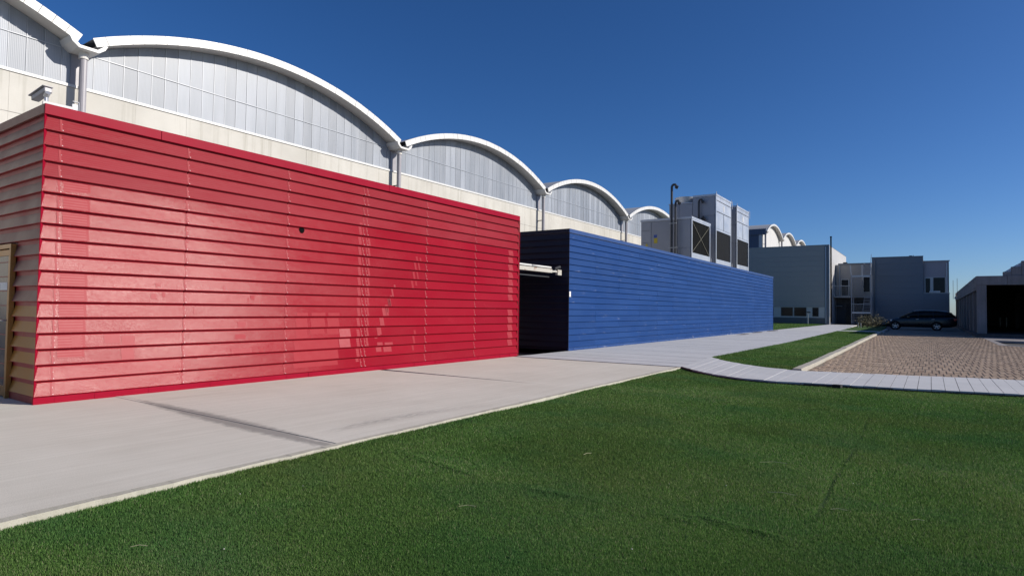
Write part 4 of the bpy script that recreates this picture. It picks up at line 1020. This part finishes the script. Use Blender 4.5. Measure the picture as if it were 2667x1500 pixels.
rings = [[(cx(s),CY-wb,CZ+zb),(cx(s),CY-(wb*.35+wt*.65)*1.03,CZ+zb*.35+zt*.65),(cx(s),CY-wt,CZ+zt),(cx(s),CY+wt,CZ+zt),(cx(s),CY+(wb*.35+wt*.65)*1.03,CZ+zb*.35+zt*.65),(cx(s),CY+wb,CZ+zb)] for s,zb,zt,wb,wt in GH]
cab = loft(rings).build('windows', M['glass'], car, smooth=True)
rr_ = [[(cx(s),CY-wt*1.10,CZ+zt-.03),(cx(s),CY-wt*.9,CZ+zt+.035),(cx(s),CY,CZ+zt+.055),(cx(s),CY+wt*.9,CZ+zt+.035),(cx(s),CY+wt*1.10,CZ+zt-.03)] for s,zb,zt,wb,wt in GH if 1.3 < s < 4.7]
loft(rr_).build('roof', M['car'], car, smooth=True)
for s in (2.35, 3.35, 4.1):
    i = np.interp(s, [g_[0] for g_ in GH], [g_[2] for g_ in GH]); wt = np.interp(s, [g_[0] for g_ in GH], [g_[4] for g_ in GH]); wb = np.interp(s, [g_[0] for g_ in GH], [g_[3] for g_ in GH])
    MB().bar((cx(s)-.03,CY-wb-.02,CZ+1.02),(cx(s)+.02,CY-wt-.035,CZ+i-.02),.03,.09).build('pillar', M['car'], car)
for sd in (-1,1):
    MB().bar((cx(1.0),CY+sd*.76,CZ+.98),(cx(1.95),CY+sd*.66,CZ+1.46),.05,.06).build('pillar', M['car'], car)
    MB().path([(cx(2.0),CY+sd*.60,CZ+1.52),(cx(2.15),CY+sd*.60,CZ+1.60),(cx(3.3),CY+sd*.59,CZ+1.605),(cx(4.15),CY+sd*.57,CZ+1.56),(cx(4.3),CY+sd*.56,CZ+1.48)],.018,6).build('roof_rail', M['alloy'], car)
    MB().box(cx(1.55),cx(1.75),CY+sd*.88-.10,CY+sd*.88+.10,CZ+.98,CZ+1.12).build('mirror', M['car'], car, bevel=.03)
    for s in (2.15,3.2): MB().box(cx(s),cx(s+.2),CY+sd*.925-.012,CY+sd*.925+.012,CZ+.86,CZ+.89).build('door_handle', M['alloy'], car)
    for s0 in (1.35,2.38,3.4): MB().box(cx(s0),cx(s0+.008),CY+sd*.918-.004,CY+sd*.918+.004,CZ+.32,CZ+1.0).build('door_gap', M['black'], car)
    MB().add([(cx(.06),CY+sd*.62,CZ+.62),(cx(.48),CY+sd*.90,CZ+.70),(cx(.55),CY+sd*.89,CZ+.83),(cx(.14),CY+sd*.66,CZ+.76)], [(0,1,2,3),(3,2,1,0)]).build('headlight', M['lamp_glass'], car)
    MB().box(cx(4.62),cx(4.86),CY+sd*.80-.05,CY+sd*.80+.05,CZ+.80,CZ+1.0).build('tail_light', M['tail'], car, bevel=.02)
    for s in (.74, 3.53):
        o = 0
        y = CY+sd*.84
        ty = MB(); N = 28
        for k in range(N):
            a0, a1 = 2*math.pi*k/N, 2*math.pi*(k+1)/N
            for (r0,y0),(r1,y1) in (((.22,-.10),(.30,-.11)),((.30,-.11),(.325,-.08)),((.325,-.08),(.325,.08)),((.325,.08),(.30,.11)),((.30,.11),(.22,.10))):
                ty.add([(cx(s)+r0*math.cos(a0),y+y0,CZ+.325+r0*math.sin(a0)),(cx(s)+r0*math.cos(a1),y+y0,CZ+.325+r0*math.sin(a1)),(cx(s)+r1*math.cos(a1),y+y1,CZ+.325+r1*math.sin(a1)),(cx(s)+r1*math.cos(a0),y+y1,CZ+.325+r1*math.sin(a0))], [(0,1,2,3)])
        wh = ty.build('wheel', M['rubber'], car, smooth=True)
        rim = MB(); yo = y+sd*.085
        for k in range(5):
            a = 2*math.pi*k/5+.3
            rim.bar((cx(s),yo,CZ+.325),(cx(s)+.215*math.cos(a),yo,CZ+.325+.215*math.sin(a)),.03,.075)
        rim.tube((cx(s),yo-.02,CZ+.325),(cx(s),yo+.02,CZ+.325),.06,12)
        for k in range(N):
            a0, a1 = 2*math.pi*k/N, 2*math.pi*(k+1)/N
            rim.add([(cx(s)+r*math.cos(a),y+yy_,CZ+.325+r*math.sin(a)) for a,r,yy_ in ((a0,.225,sd*.10),(a1,.225,sd*.10),(a1,.20,sd*.085),(a0,.20,sd*.085))], [(0,1,2,3)])
        rim.build('rim', M['alloy'], wh); MB().tube((cx(s),y-.05,CZ+.325),(cx(s),y+.05,CZ+.325),.21,20).build('disc', M['dark_metal'], wh)
        MB().tube((cx(s),y-sd*.20,CZ+.34),(cx(s),y+sd*.085,CZ+.34),.37,28).build('wheel_arch', M['black'], car)
MB().box(cx(-.01),cx(.06),CY-.42,CY+.42,CZ+.48,CZ+.60).build('grille_opening', M['black'], car)

# ================================================================== LITTLE THINGS ON THE LAWN
def straw(px, py, L, ang):
    c = onZ(px, py, -.005); h = float(turf_h(np.array([[c.x,c.y]]))[0])+.028
    d = Vector((math.cos(ang),math.sin(ang),0))*L/2; mid = Vector((c.x,c.y,h+.006))+Vector((-d.y,d.x,0))*.12
    o = MB().path([Vector((c.x,c.y,h))-d, mid, Vector((c.x,c.y,h))+d], .0016, 4).build('straw', M['straw']); tag(o, 'pale dry stalk lying on the green turf', 'straw', 'dry stalks on the lawn')
for a in ((1217,1315,.11,.65),(2015,1203,.22,.45),(2035,1284,.18,.2),(2185,1330,.10,.4),(2390,1359,.08,.5),(362,1421,.08,.8),(1530,1180,.10,1.3)): straw(*a)
for i in range(8):
    u, v = random.uniform(100,2500), random.uniform(1200,1480)
    c = onZ(u, v, -.01)
    if not in_poly(np.array([[c.x,c.y]]), LAWN1)[0]: continue
    h = float(turf_h(np.array([[c.x,c.y]]))[0])+.018; s = random.uniform(.003,.006)
    q = MB(); n = 7
    rg = [[(c.x+s*k*math.cos(6.283*j/n)*random.uniform(.8,1.2),c.y+s*k*math.sin(6.283*j/n)*random.uniform(.8,1.2),h+zz_*s) for j in range(n)] for k,zz_ in ((.5,-.7),(1,0),(.55,.7))]
    o = loft(rg).build('pebble', M['pebble']); tag(o, 'tiny white pebble lying in the turf', 'pebble', 'pebbles in the lawn')
c = onZ(2180, 1001, .03); o = MB().prism([(c.x-.07,c.y-.06),(c.x+.06,c.y-.07),(c.x+.08,c.y+.02),(c.x-.01,c.y+.05),(c.x-.05,c.y+.02)], -.02, .030).build('rubber_scrap', M['rubber']); tag(o, 'scrap of black edging lying at the path edge', 'scrap')
